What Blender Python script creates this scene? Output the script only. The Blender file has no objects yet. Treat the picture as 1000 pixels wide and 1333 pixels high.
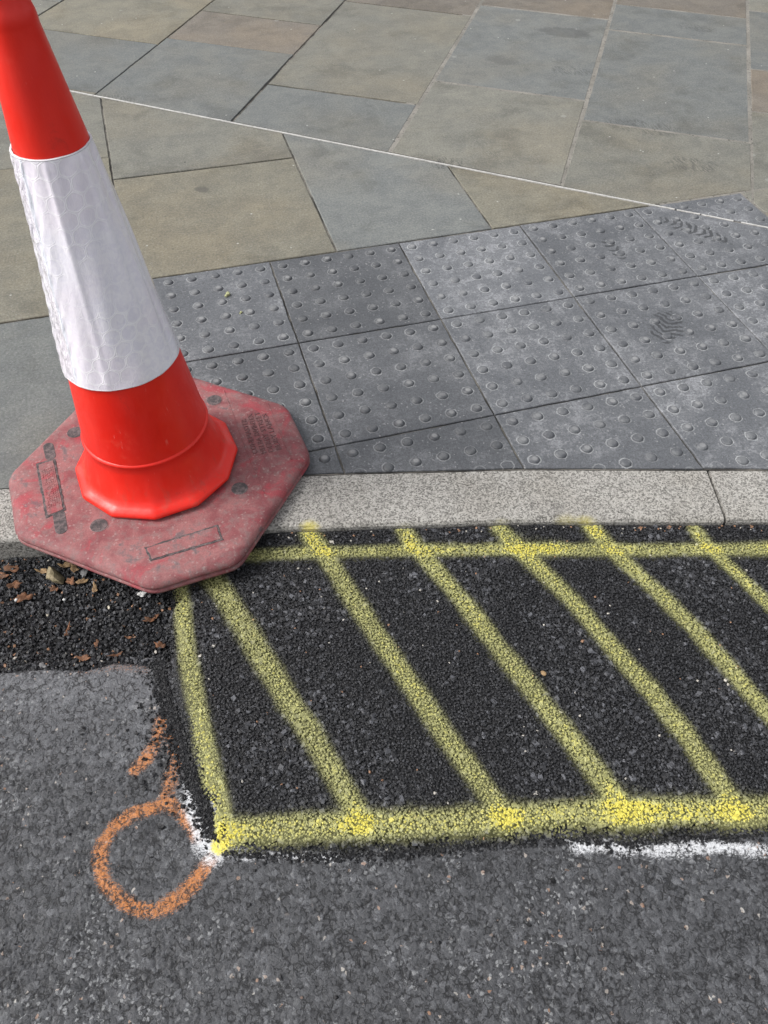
import bpy, bmesh, math, random
import numpy as np
from mathutils import Vector, Matrix

# ---------------------------------------------------------------- camera, sky, sun, exposure
scene = bpy.context.scene
COL = scene.collection
RNG = np.random.default_rng(7)
random.seed(7)

CAM_C = np.array([-0.278427, -2.089120, 1.315393])
CAM_R = np.array([[0.9596065, -0.2809674, 0.0145819],
                  [-0.2053770, -0.7349770, -0.6462422],
                  [0.1922904, 0.6171435, -0.7629930]])      # rows: right, down, forward
F_PX = 1030.0

cam_data = bpy.data.cameras.new('camera')
cam_data.sensor_fit = 'VERTICAL'
cam_data.sensor_height = 36.0
cam_data.lens = 36.0 * F_PX / 1333.0
cam_data.clip_start = 0.01
cam_data.clip_end = 500
cam = bpy.data.objects.new('camera', cam_data)
COL.objects.link(cam)
r_, d_, f_ = CAM_R
cam.matrix_world = Matrix(((r_[0], -d_[0], -f_[0], CAM_C[0]), (r_[1], -d_[1], -f_[1], CAM_C[1]),
                           (r_[2], -d_[2], -f_[2], CAM_C[2]), (0, 0, 0, 1)))
scene.camera = cam

SUN_DIR = Vector((-0.86, 0.14, 0.92)).normalized()     # towards the sun: high, from the far left
world = bpy.data.worlds.new('World')
scene.world = world
world.use_nodes = True
wn = world.node_tree
wn.nodes.clear()
sky = wn.nodes.new('ShaderNodeTexSky')
sky.sky_type = 'NISHITA'
sky.sun_disc = False
sky.sun_elevation = math.asin(SUN_DIR.z)
sky.sun_rotation = math.atan2(SUN_DIR.x, SUN_DIR.y)
sky.air_density = 1.0
sky.dust_density = 4.0
hs = wn.nodes.new('ShaderNodeHueSaturation')
hs.inputs['Saturation'].default_value = 0.20           # overcast: a grey sky
bg = wn.nodes.new('ShaderNodeBackground')
bg.inputs['Strength'].default_value = 0.14
wo = wn.nodes.new('ShaderNodeOutputWorld')
wn.links.new(sky.outputs[0], hs.inputs['Color'])
wn.links.new(hs.outputs[0], bg.inputs[0])
wn.links.new(bg.outputs[0], wo.inputs[0])
sl = bpy.data.lights.new('sun', 'SUN')
sl.energy = 1.35
sl.angle = math.radians(22)
sl.color = (1.0, 0.975, 0.94)
so = bpy.data.objects.new('sun', sl)
COL.objects.link(so)
so.rotation_euler = SUN_DIR.to_track_quat('Z', 'Y').to_euler()
vs = scene.view_settings
vs.view_transform = 'Standard'
vs.look = 'None'
vs.exposure = 0.66
vs.gamma = 1.0
vs.use_curve_mapping = False
scene.cycles.max_bounces = 6

# ---------------------------------------------------------------- small helpers
def at(u, v, z=0.0):
    """surveyed point of the photograph carried onto the level plane at height z"""
    d = CAM_R.T @ np.array([(u - 500) / F_PX, (v - 666.5) / F_PX, 1.0])
    s = (z - CAM_C[2]) / d[2]
    return CAM_C + s * d

def at2(L, z):
    return np.array([at(u, v, z)[:2] for u, v in L])

def obj(name, me, mat=None, parent=None, loc=None):
    o = bpy.data.objects.new(name, me)
    COL.objects.link(o)
    if mat is not None and me is not None and not len(me.materials):
        me.materials.append(mat)
    if parent is not None:
        o.parent = parent
    if loc is not None:
        o.location = loc
    return o

def tag(o, label=None, cat=None, group=None, kind=None):
    if label: o['label'] = label
    if cat: o['category'] = cat
    if group: o['group'] = group
    if kind: o['kind'] = kind
    return o

def pymesh(name, verts, faces, smooth=False):
    me = bpy.data.meshes.new(name)
    me.from_pydata([tuple(map(float, v)) for v in verts], [], [tuple(f) for f in faces])
    me.update()
    if smooth:
        me.polygons.foreach_set('use_smooth', [True] * len(me.polygons))
    return me

def fastmesh(name, V, Fc, smooth=False):
    V = np.asarray(V, np.float32); Fc = np.asarray(Fc, np.int32)
    n, k = Fc.shape
    me = bpy.data.meshes.new(name)
    me.vertices.add(len(V)); me.vertices.foreach_set('co', V.ravel())
    me.loops.add(n * k); me.loops.foreach_set('vertex_index', Fc.ravel())
    me.polygons.add(n)
    me.polygons.foreach_set('loop_start', np.arange(n, dtype=np.int32) * k)
    me.update(calc_edges=True)
    me.polygons.foreach_set('use_smooth', np.full(n, smooth))
    me.validate()
    return me

def add_attr(me, name, data, typ='FLOAT'):
    a = me.attributes.new(name, typ, 'POINT')
    if typ == 'FLOAT':
        a.data.foreach_set('value', np.asarray(data, np.float32).ravel())
    else:
        a.data.foreach_set('color', np.asarray(data, np.float32).ravel())

def sstep(a, b, x):
    t = np.clip((x - a) / (b - a), 0, 1)
    return t * t * (3 - 2 * t)

_LAT = RNG.random((512, 512))
def vnoise(x, y, s, off=0):
    x = np.asarray(x) * s + 37.3 + off * 17.7; y = np.asarray(y) * s + 91.1 + off * 5.3
    xi = np.floor(x).astype(int); yi = np.floor(y).astype(int)
    fx = x - xi; fy = y - yi
    fx = fx * fx * (3 - 2 * fx); fy = fy * fy * (3 - 2 * fy)
    g = lambda a, b: _LAT[a % 512, b % 512]
    return (g(xi, yi) * (1 - fx) * (1 - fy) + g(xi + 1, yi) * fx * (1 - fy)
            + g(xi, yi + 1) * (1 - fx) * fy + g(xi + 1, yi + 1) * fx * fy)

def fnoise(x, y, s, off=0):
    return (vnoise(x, y, s, off) + .5 * vnoise(x, y, 2 * s, off + 1) + .25 * vnoise(x, y, 4 * s, off + 2)) / 1.75

# ---------------------------------------------------------------- node helper
class NT:
    def __init__(self, name):
        self.m = bpy.data.materials.new(name)
        self.m.use_nodes = True
        self.t = self.m.node_tree
        self.b = self.t.nodes['Principled BSDF']
        self.geo = None
    def n(self, typ, **kw):
        nd = self.t.nodes.new(typ)
        for k, v in kw.items(): setattr(nd, k, v)
        return nd
    def put(self, sock, v):
        if v is None: return
        if isinstance(v, bpy.types.NodeSocket): self.t.links.new(v, sock)
        elif isinstance(v, (tuple, list)):
            n = len(sock.default_value)
            v = tuple(v)
            sock.default_value = (v + (1.0,))[:n] if n == 4 else v[:n]
        else: sock.default_value = v
    def pos(self):
        if self.geo is None: self.geo = self.n('ShaderNodeNewGeometry')
        return self.geo.outputs['Position']
    def objc(self):
        return self.n('ShaderNodeTexCoord').outputs['Object']
    def uv(self):
        return self.n('ShaderNodeTexCoord').outputs['UV']
    def rand(self): return self.n('ShaderNodeObjectInfo').outputs['Random']
    def ocol(self): return self.n('ShaderNodeObjectInfo').outputs['Color']
    def attr(self, name, out='Fac'):
        a = self.n('ShaderNodeAttribute'); a.attribute_name = name
        return a.outputs[out]
    def math(self, op, a, b=None, c=None, clamp=False):
        nd = self.n('ShaderNodeMath', operation=op); nd.use_clamp = clamp
        self.put(nd.inputs[0], a)
        if b is not None: self.put(nd.inputs[1], b)
        if c is not None: self.put(nd.inputs[2], c)
        return nd.outputs[0]
    def vmath(self, op, a, b=None):
        nd = self.n('ShaderNodeVectorMath', operation=op)
        self.put(nd.inputs[0], a)
        if b is not None:
            if op == 'SCALE': self.put(nd.inputs['Scale'], b)
            else: self.put(nd.inputs[1], b)
        return nd.outputs['Value'] if op in ('LENGTH', 'DISTANCE', 'DOT_PRODUCT') else nd.outputs['Vector']
    def mapping(self, vec, loc=(0, 0, 0), rot=(0, 0, 0), scale=(1, 1, 1)):
        nd = self.n('ShaderNodeMapping')
        self.put(nd.inputs['Vector'], vec); self.put(nd.inputs['Location'], loc)
        self.put(nd.inputs['Rotation'], rot); self.put(nd.inputs['Scale'], scale)
        return nd.outputs[0]
    def sep(self, vec):
        nd = self.n('ShaderNodeSeparateXYZ'); self.put(nd.inputs[0], vec); return nd.outputs
    def noise(self, vec, scale, detail=4, rough=.55, dist=0.0):
        nd = self.n('ShaderNodeTexNoise')
        self.put(nd.inputs['Vector'], vec); self.put(nd.inputs['Scale'], scale)
        self.put(nd.inputs['Detail'], detail); self.put(nd.inputs['Roughness'], rough)
        self.put(nd.inputs['Distortion'], dist)
        return nd.outputs[0]
    def voro(self, vec, scale, feature='F1', out='Distance', rnd=1.0):
        nd = self.n('ShaderNodeTexVoronoi', feature=feature)
        self.put(nd.inputs['Vector'], vec); self.put(nd.inputs['Scale'], scale)
        self.put(nd.inputs['Randomness'], rnd)
        return nd.outputs[out]
    def rng(self, v, a, b, c=0.0, d=1.0, smooth=True):
        nd = self.n('ShaderNodeMapRange')
        nd.interpolation_type = 'SMOOTHSTEP' if smooth else 'LINEAR'
        self.put(nd.inputs[0], v)
        for i, q in enumerate((a, b, c, d)): self.put(nd.inputs[i + 1], q)
        return nd.outputs[0]
    def mix(self, f, a, b, mode='MIX'):
        nd = self.n('ShaderNodeMix', data_type='RGBA', blend_type=mode)
        self.put(nd.inputs[0], f); self.put(nd.inputs[6], a); self.put(nd.inputs[7], b)
        return nd.outputs[2]
    def bump(self, h, dist, strength=1.0, prev=None):
        nd = self.n('ShaderNodeBump')
        self.put(nd.inputs['Height'], h); self.put(nd.inputs['Distance'], dist)
        self.put(nd.inputs['Strength'], strength)
        if prev is not None: self.put(nd.inputs['Normal'], prev)
        return nd.outputs[0]
    def out(self, col=None, rough=None, normal=None, **kw):
        self.put(self.b.inputs['Base Color'], col)
        self.put(self.b.inputs['Roughness'], rough)
        self.put(self.b.inputs['Normal'], normal)
        for k, v in kw.items(): self.put(self.b.inputs[k.replace('_', ' ')], v)
        return self.m

# ---------------------------------------------------------------- materials
def mat_slab():
    m = NT('york_stone')
    off = m.vmath('SCALE', m.n('ShaderNodeObjectInfo').outputs['Location'], 3.7)
    p = m.vmath('ADD', m.pos(), off)
    big = m.noise(p, 1.9, 4, .55)
    lay = m.noise(m.mapping(p, rot=(0, 0, .5), scale=(3, 9, 3)), 5, 6, .65)
    fine = m.noise(p, 150, 5, .8)
    grit = m.voro(p, 420, out='Color')
    gv = m.sep(grit)[0]
    c0 = m.ocol()
    warm = m.mix(1, c0, (1.035, 1.0, 0.925), 'MULTIPLY')
    cool = m.mix(1, c0, (.985, 1.0, .99), 'MULTIPLY')
    c = m.mix(m.rng(big, .42, .63), cool, warm)
    c = m.mix(m.rng(lay, .35, .75, 0, .5), c, m.mix(1, c, (.86, .86, .86), 'MULTIPLY'))
    c = m.mix(m.rng(fine, .32, .68), m.mix(1, c, (.70, .70, .70), 'MULTIPLY'), m.mix(1, c, (1.26, 1.26, 1.24), 'MULTIPLY'))
    cloud = m.noise(p, 11, 6, .72, .5)
    c = m.mix(m.rng(cloud, .36, .64), m.mix(1, c, (.88, .88, .89), 'MULTIPLY'), m.mix(1, c, (1.08, 1.07, 1.05), 'MULTIPLY'))
    blot = m.noise(m.vmath('ADD', p, (5, 9, 2)), 4.2, 5, .62, .3)
    c = m.mix(m.rng(blot, .52, .66, 0, .6), c, m.mix(1, c, (.72, .71, .69), 'MULTIPLY'))
    c = m.mix(m.rng(blot, .42, .30, 0, .5), c, m.mix(1, c, (1.16, 1.16, 1.15), 'MULTIPLY'))
    scf = m.noise(m.mapping(p, rot=(0, 0, -.4), scale=(50, 9, 10)), 3.2, 4, .7)
    scm = m.noise(p, 3.7, 3, .6)
    c = m.mix(m.math('MULTIPLY', m.rng(scf, .58, .70), m.rng(scm, .54, .66, 0, .5)), c, (.055, .054, .052))
    fl = m.voro(p, 26); fc = m.sep(m.voro(p, 26, out='Color'))
    c = m.mix(m.math('MULTIPLY', m.rng(fl, .10, .07), m.rng(fc[2], .985, .988, 0, .5)), c, (.55, .55, .52))
    c = m.mix(m.rng(gv, .92, .95, 0, .22), c, (.08, .08, .08))
    c = m.mix(m.rng(gv, .04, .02, 0, .22), c, (.40, .40, .38))
    # rusty edges, black spots, pale gum spots
    st = m.noise(p, 1.9, 4, .65)
    c = m.mix(m.rng(st, .62, .78, 0, .18), c, (.19, .14, .095))
    sp = m.voro(p, 11)
    sc = m.sep(m.voro(p, 11, out='Color'))
    c = m.mix(m.math('MULTIPLY', m.rng(sp, .045, .035), m.rng(sc[0], .72, .74, 0, .75)), c, (.03, .03, .03))
    gs = m.voro(p, 6.3); gc = m.sep(m.voro(p, 6.3, out='Color'))
    c = m.mix(m.math('MULTIPLY', m.rng(gs, .08, .06), m.rng(gc[1], .8, .82, 0, .32)), c, (.34, .34, .32))
    dk = m.noise(m.mapping(p, scale=(1, 1, 1)), 8, 5, .7)
    c = m.mix(m.rng(dk, .62, .74, 0, .35), c, (.07, .067, .062))
    for (sx, sy, lx, ly, amt, brk) in STAINS:
        q = m.mapping(m.vmath('SUBTRACT', m.pos(), (sx, sy, 0)), rot=(0, 0, .55))
        qs = m.sep(q)
        ell = m.math('ADD', m.math('POWER', m.math('ABSOLUTE', m.math('DIVIDE', qs[0], lx)), 2.0), m.math('POWER', m.math('ABSOLUTE', m.math('DIVIDE', qs[1], ly)), 2.0))
        msk = m.rng(m.math('ADD', ell, m.math('MULTIPLY', m.math('SUBTRACT', cloud, .5), 2.2)), 1.05, .45, 0, amt)
        if brk: msk = m.math('MULTIPLY', msk, m.rng(scf, .50, .56))
        c = m.mix(msk, c, (.05, .049, .048))
    nb = m.bump(fine, .0012, .5, m.bump(lay, .004, .45))
    return m.out(c, m.rng(fine, .2, .8, .62, .82), nb, Specular_IOR_Level=.32)

def mat_tile():
    m = NT('tactile_concrete')
    oc = m.objc(); p = m.pos()
    pitch = .4 / 6
    s = m.sep(oc)
    fx = m.math('SUBTRACT', m.math('MODULO', m.math('ADD', s[0], 40.0), pitch), pitch / 2)
    fy = m.math('SUBTRACT', m.math('MODULO', m.math('ADD', s[1], 40.0), pitch), pitch / 2)
    wob = m.math('MULTIPLY', m.math('SUBTRACT', m.noise(p, 90, 3), .5), .009)
    r = m.math('ADD', m.math('SQRT', m.math('ADD', m.math('MULTIPLY', fx, fx), m.math('MULTIPLY', fy, fy))), wob)
    cellr = m.noise(m.vmath('SCALE', p, 1.0), 9, 2)
    ring = m.math('MULTIPLY', m.rng(r, .0128, .0140), m.rng(r, .0172, .0152))
    ring = m.math('MULTIPLY', ring, m.rng(cellr, .35, .6, .15, .8))
    big = m.noise(p, 4.5, 5, .6, .6)
    mid = m.noise(p, 24, 5, .65, .4)
    fine = m.noise(p, 260, 3, .7)
    scr = m.noise(m.mapping(p, rot=(0, 0, .9), scale=(60, 6, 10)), 4, 4, .7)
    base = m.ocol(); alpha = m.n('ShaderNodeObjectInfo').outputs['Alpha']
    c = m.mix(m.rng(big, .36, .66), m.mix(1, base, (.84, .85, .86), 'MULTIPLY'), m.mix(1, base, (1.12, 1.12, 1.11), 'MULTIPLY'))
    hf = m.noise(p, 120, 5, .8, .3)
    lime = m.math('MULTIPLY', m.rng(m.math('ADD', mid, m.math('MULTIPLY', m.math('SUBTRACT', hf, .5), .5)), .47, .62), m.rng(big, .40, .58))
    c = m.mix(m.math('MULTIPLY', lime, m.rng(alpha, 0, 1, .06, .40, False)), c, (.33, .335, .35))
    c = m.mix(m.rng(hf, .34, .66), m.mix(1, c, (.80, .80, .805), 'MULTIPLY'), m.mix(1, c, (1.18, 1.18, 1.18), 'MULTIPLY'))
    c = m.mix(m.rng(mid, .42, .30, 0, .35), c, m.mix(1, base, (.6, .6, .62), 'MULTIPLY'))
    c = m.mix(m.math('MULTIPLY', m.rng(scr, .60, .72, 0, .42), alpha), c, (.36, .365, .37))
    c = m.mix(m.math('MULTIPLY', ring, m.rng(alpha, 0, 1, .30, .85, False)), c, (.42, .43, .43))
    c = m.mix(m.rng(fine, .3, .7), m.mix(1, c, (.76, .76, .76), 'MULTIPLY'), m.mix(1, c, (1.2, 1.2, 1.2), 'MULTIPLY'))
    wsp = m.sep(m.voro(p, 300, out='Color'))[0]
    c = m.mix(m.rng(wsp, .985, .992, 0, .35), c, (.42, .42, .42))
    # blotches around the blisters
    dbl = m.noise(p, 38, 3, .6)
    c = m.mix(m.math('MULTIPLY', m.rng(dbl, .64, .72), m.math('MULTIPLY', alpha, .5)), c, (.05, .052, .056))
    # dark boot-tread prints left on two of the tiles
    for (cx, cy, ang, lx, ly, fr) in PRINTS:
        q = m.mapping(m.vmath('SUBTRACT', p, (cx, cy, 0)), rot=(0, 0, -ang))
        qs = m.sep(q)
        wx = m.math('ADD', qs[0], m.math('MULTIPLY', m.math('SUBTRACT', m.noise(p, 35, 2), .5), .03))
        bars = m.math('SINE', m.math('MULTIPLY', m.math('ADD', wx, m.math('MULTIPLY', m.math('ABSOLUTE', qs[1]), .55)), fr))
        ell = m.math('ADD', m.math('POWER', m.math('ABSOLUTE', m.math('DIVIDE', qs[0], lx)), 2.0),
                     m.math('POWER', m.math('ABSOLUTE', m.math('DIVIDE', qs[1], ly)), 2.0))
        ell = m.math('ADD', ell, m.math('MULTIPLY', m.math('SUBTRACT', m.noise(p, 40, 4, .7), .5), 2.4))
        mask = m.math('MULTIPLY', m.rng(ell, 1.0, .55), m.rng(bars, -.05, .15))
        c = m.mix(m.math('MULTIPLY', mask, .72), c, (.025, .026, .028))
    nb = m.bump(fine, .0008, .5, m.bump(mid, .002, .4))
    return m.out(c, m.rng(mid, .3, .7, .48, .7), nb, Specular_IOR_Level=.4)

STAINS = [(*at(u, v)[:2], lx, ly, a, b) for u, v, lx, ly, a, b in ((738, 43, .13, .07, .38, 0), (655, 78, .08, .05, .22, 0), (740, 92, .10, .05, .5, 1), (900, 214, .10, .06, .5, 1), (835, 165, .16, .07, .45, 1), (580, 212, .07, .06, .6, 1), (262, 246, .03, .02, .5, 0), (905, 36, .12, .05, .5, 1), (150, 128, .10, .03, .5, 1), (640, 200, .05, .03, .3, 1))]
PRINTS = [(*at(868, 425)[:2], -2.3, .085, .050, 330),
          (*at(905, 300)[:2], -.9, .13, .036, 260), (*at(800, 325)[:2], -1.5, .075, .022, 260)]

def mat_dome():
    m = NT('tactile_dome')
    p = m.pos(); oc = m.objc(); s = m.sep(oc)
    r = m.vmath('LENGTH', m.vmath('MULTIPLY', oc, (1, 1, 0)))
    mid = m.noise(p, 45, 4, .65); fine = m.noise(p, 300, 3, .7)
    base = m.ocol()
    c = m.mix(m.rng(mid, .35, .65), m.mix(1, base, (.68, .69, .72), 'MULTIPLY'), m.mix(1, base, (1.25, 1.25, 1.22), 'MULTIPLY'))
    top = m.math('MULTIPLY', m.rng(r, .010, .004), m.rng(m.rand(), .3, .9, .05, .55))
    c = m.mix(top, c, (.36, .36, .36))
    c = m.mix(m.rng(fine, .3, .7, 0, .5), m.mix(1, c, (.78, .78, .78), 'MULTIPLY'), m.mix(1, c, (1.15, 1.15, 1.15), 'MULTIPLY'))
    return m.out(c, .55, m.bump(fine, .0008, .5), Specular_IOR_Level=.4)

def mat_joint():
    m = NT('joint_mortar')
    p = m.pos()
    n1 = m.noise(p, 60, 4, .7); n2 = m.noise(p, 6, 4, .6)
    c = m.mix(m.rng(n2, .4, .62), (.035, .032, .028), (.20, .185, .16))
    c = m.mix(m.rng(n1, .55, .68, 0, .7), c, (.02, .02, .018))
    return m.out(c, .9, m.bump(n1, .003, .8))

def mat_mortar():
    m = NT('pale_mortar')
    p = m.pos()
    n1 = m.noise(p, 70, 4, .7); n2 = m.noise(p, 9, 4, .6); n3 = m.noise(p, 400, 3)
    c = m.mix(m.rng(n2, .3, .7), (.21, .198, .172), (.33, .31, .275))
    c = m.mix(m.rng(n1, .56, .66, 0, .8), c, (.03, .028, .026))
    c = m.mix(m.rng(n3, .3, .7, 0, .5), m.mix(1, c, (.6, .6, .6), 'MULTIPLY'), c)
    return m.out(c, .9, m.bump(n1, .003, .8))

def mat_granite():
    m = NT('granite_kerb')
    p = m.pos()
    w = m.vmath('ADD', p, m.vmath('SCALE', m.n('ShaderNodeTexNoise').outputs['Color'], .0))
    g1 = m.sep(m.voro(p, 330, out='Color'))[0]
    g2 = m.noise(p, 420, 3, .8)
    g3 = m.noise(p, 150, 3, .6)
    v = m.math('ADD', m.math('MULTIPLY', g1, .45), m.math('ADD', m.math('MULTIPLY', g2, .6), m.math('MULTIPLY', g3, .4)))
    c = m.mix(m.rng(v, .42, .94), (.095, .090, .082), (.40, .385, .355))
    big = m.noise(p, 5, 4, .6)
    c = m.mix(m.rng(big, .4, .7, .0, .4), c, m.mix(1, c, (.72, .69, .64), 'MULTIPLY'))
    wear = m.noise(p, 16, 5, .7, .6)
    c = m.mix(m.rng(wear, .56, .68, 0, .35), c, (.09, .085, .08))
    c = m.mix(m.rng(wear, .40, .30, 0, .25), c, (.50, .49, .47))
    # dirt along the joint with the paving, yellow overspray on the arris
    for (u, v_, rad, amt) in ((403, 688, .03, .7), (528, 688, .022, .25), (655, 686, .03, .3), (765, 684, .035, .6), (740, 684, .04, .3)):
        q = at(u, v_)
        d = m.vmath('DISTANCE', p, (q[0], q[1], 0.0))
        f = m.math('MULTIPLY', m.rng(m.math('ADD', d, m.math('MULTIPLY', m.math('SUBTRACT', g2, .5), .035)), rad, rad * .25), amt)
        c = m.mix(f, c, (.60, .52, .10))
    return m.out(c, .72, m.bump(g1, .0008, .6, m.bump(g3, .003, .5)), Specular_IOR_Level=.35)

def mat_metal():
    m = NT('galvanised_strip')
    p = m.pos()
    n1 = m.noise(p, 90, 4, .7)
    c = m.mix(m.rng(n1, .35, .7), (.52, .51, .49), (.36, .35, .33))
    return m.out(c, m.rng(n1, .3, .7, .35, .6), m.bump(n1, .0008, .4))

YEL_THIN, YEL_THICK = (.43, .425, .165), (.68, .60, .095)
def mat_asphalt(name, dark, light, rough, fscale):
    m = NT(name)
    p = m.pos()
    tone = m.attr('tone')
    paint = m.n('ShaderNodeAttribute'); paint.attribute_name = 'paint'
    ps = m.sep(paint.outputs['Color'])
    fine = m.noise(p, fscale, 4, .7)
    big = m.noise(p, 5, 3, .6)
    c = m.mix(m.math('POWER', tone, 1.6), dark, light)
    c = m.mix(m.rng(fine, .28, .72, 0, .6), m.mix(1, c, (.6, .6, .6), 'MULTIPLY'), m.mix(1, c, (1.35, 1.35, 1.35), 'MULTIPLY'))
    c = m.mix(m.rng(big, .35, .65, 0, .5), c, m.mix(1, c, (1.3, 1.29, 1.26), 'MULTIPLY'))
    c = m.mix(m.rng(tone, .975, .98, 0, .85), c, (.46, .43, .38))
    sel = m.math('MULTIPLY', m.rng(tone, .962, .964), m.rng(tone, .972, .970))
    c = m.mix(m.math('MULTIPLY', sel, .75), c, (.30, .15, .07))
    # three spray colours
    nz = m.math('MULTIPLY', m.math('SUBTRACT', m.noise(p, 330, 4, .8), .5), .5)
    yf = m.rng(m.math('ADD', ps[0], nz), .0, 1.15, 0, .84, False)
    yc = m.mix(m.rng(ps[0], .95, 1.6), YEL_THIN, YEL_THICK)
    c = m.mix(m.math('MULTIPLY', yf, m.rng(ps[0], 0.02, .12)), c, yc)
    st = m.noise(m.mapping(p, rot=(0, 0, .6), scale=(1, 2.4, 1)), 240, 4, .8, .8)
    st = m.rng(st, .28, .72, 0, 1, False)
    of = m.rng(m.math('SUBTRACT', m.math('MULTIPLY', ps[1], 1.05), st), -.02, .34, 0, .88)
    c = m.mix(m.math('MULTIPLY', of, m.rng(ps[1], .02, .15)), c, m.mix(m.rng(fine, .3, .7), (.47, .15, .045), (.58, .22, .08)))
    wf = m.rng(m.math('SUBTRACT', m.math('MULTIPLY', ps[2], 1.1), st), -.02, .38, 0, .92)
    c = m.mix(m.math('MULTIPLY', wf, m.rng(ps[2], .02, .15)), c, (.66, .67, .69))
    nb = m.bump(fine, .0012, .6)
    return m.out(c, rough, nb, Specular_IOR_Level=.42)

def mat_road():
    """worn asphalt: flat stones in a darker binder, rubbed pale in places"""
    m = NT('worn_asphalt')
    p = m.pos()
    tone = m.attr('tone')
    paint = m.n('ShaderNodeAttribute'); paint.attribute_name = 'paint'
    ps = m.sep(paint.outputs['Color'])
    warp = m.n('ShaderNodeTexNoise'); m.put(warp.inputs['Vector'], p); warp.inputs['Scale'].default_value = 130; warp.inputs['Detail'].default_value = 2
    pw = m.vmath('ADD', p, m.vmath('SCALE', m.vmath('SUBTRACT', warp.outputs['Color'], (.5, .5, .5)), .006))
    e1 = m.voro(pw, 100, 'DISTANCE_TO_EDGE'); c1 = m.sep(m.voro(pw, 100, out='Color'))
    e2 = m.voro(pw, 190, 'DISTANCE_TO_EDGE'); c2 = m.sep(m.voro(pw, 190, out='Color'))
    fine = m.noise(p, 520, 4, .75)
    patchy = m.noise(p, 34, 3, .6)
    big = m.noise(p, 5, 4, .6)
    v = m.math('ADD', m.math('MULTIPLY', m.math('POWER', c1[0], 3.5), .40), m.math('MULTIPLY', c2[1], .13))
    v = m.math('ADD', v, m.math('MULTIPLY', tone, .85))
    c = m.mix(v, (.0215, .022, .0243), (.118, .121, .130))
    c = m.mix(m.rng(fine, .30, .70), m.mix(1, c, (.58, .58, .58), 'MULTIPLY'), m.mix(1, c, (1.42, 1.42, 1.42), 'MULTIPLY'))
    # polished pale stones, in drifts
    pale = m.math('MULTIPLY', m.rng(c2[0], .80, .84), m.rng(e2, .04, .10))
    pale = m.math('MULTIPLY', pale, m.rng(m.noise(p, 7, 3, .6), .46, .62, .04, .75))
    c = m.mix(pale, c, (.24, .245, .25))
    rare = m.math('MULTIPLY', m.rng(c2[2], .986, .990), m.rng(e2, .05, .1))
    c = m.mix(m.math('MULTIPLY', rare, .55), c, m.mix(c1[1], (.52, .50, .46), (.34, .17, .09)))
    # black binder showing between the stones
    brk = m.noise(p, 95, 2, .5)
    crack = m.math('MULTIPLY', m.rng(e1, .15, .05), m.rng(m.math('ADD', m.math('MULTIPLY', brk, .7), m.math('MULTIPLY', patchy, .3)), .50, .57))
    crack2 = m.math('MULTIPLY', m.rng(e2, .14, .04), m.rng(brk, .56, .66, 0, .5))
    wn1 = m.noise(m.mapping(p, rot=(0, 0, .8), scale=(1, 1.5, 1)), 95, 1.5, .5, .9)
    worm = m.math('MULTIPLY', m.rng(m.math('ABSOLUTE', m.math('SUBTRACT', wn1, .5)), .046, .018), m.rng(m.noise(p, 60, 2, .5), .50, .58))
    crk = m.math('MAXIMUM', m.math('MAXIMUM', crack, crack2), worm)
    c = m.mix(m.math('MULTIPLY', crk, .82), c, (.009, .009, .010))
    gap = m.math('SUBTRACT', 1.0, m.math('MULTIPLY', crk, .8))
    st = m.rng(m.noise(m.mapping(p, rot=(0, 0, .6), scale=(1, 2.2, 1)), 190, 5, .8, 1.2), .28, .72, 0, 1, False)
    of = m.math('MULTIPLY', m.rng(m.math('SUBTRACT', m.math('MULTIPLY', ps[1], 1.05), st), -.05, .26, 0, .9), gap)
    c = m.mix(m.math('MULTIPLY', of, m.rng(ps[1], .02, .15)), c, m.mix(m.rng(fine, .3, .7), (.43, .150, .038), (.54, .215, .066)))
    wf = m.math('MULTIPLY', m.rng(m.math('SUBTRACT', m.math('MULTIPLY', ps[2], 1.1), st), -.04, .42, 0, .92), gap)
    c = m.mix(m.math('MULTIPLY', wf, m.rng(ps[2], .02, .15)), c, (.62, .63, .65))
    yf = m.math('MULTIPLY', m.rng(m.math('SUBTRACT', m.math('MULTIPLY', ps[0], 1.1), st), -.02, .4, 0, .95), gap)
    c = m.mix(m.math('MULTIPLY', yf, m.rng(ps[0], .02, .15)), c, YEL_THICK)
    hgt = m.math('SUBTRACT', m.math('ADD', m.math('MULTIPLY', m.rng(e1, 0, .18), .35), m.math('MULTIPLY', c1[2], .45)), m.math('MULTIPLY', crk, .9))
    nb = m.bump(fine, .0010, .7, m.bump(hgt, .0020, .5))
    return m.out(c, m.rng(c1[1], 0, 1, .55, .8), nb, Specular_IOR_Level=.42)

def mat_far_road():
    m = NT('road_far')
    p = m.pos()
    v = m.voro(p, 110); cc = m.sep(m.voro(p, 110, out='Color'))[0]
    fine = m.noise(p, 300, 4, .7)
    c = m.mix(cc, (.035, .035, .037), (.085, .085, .088))
    c = m.mix(m.rng(fine, .3, .7, 0, .6), c, m.mix(1, c, (.6, .6, .6), 'MULTIPLY'))
    return m.out(c, .8, m.bump(v, .003, .7), Specular_IOR_Level=.4)

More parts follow.
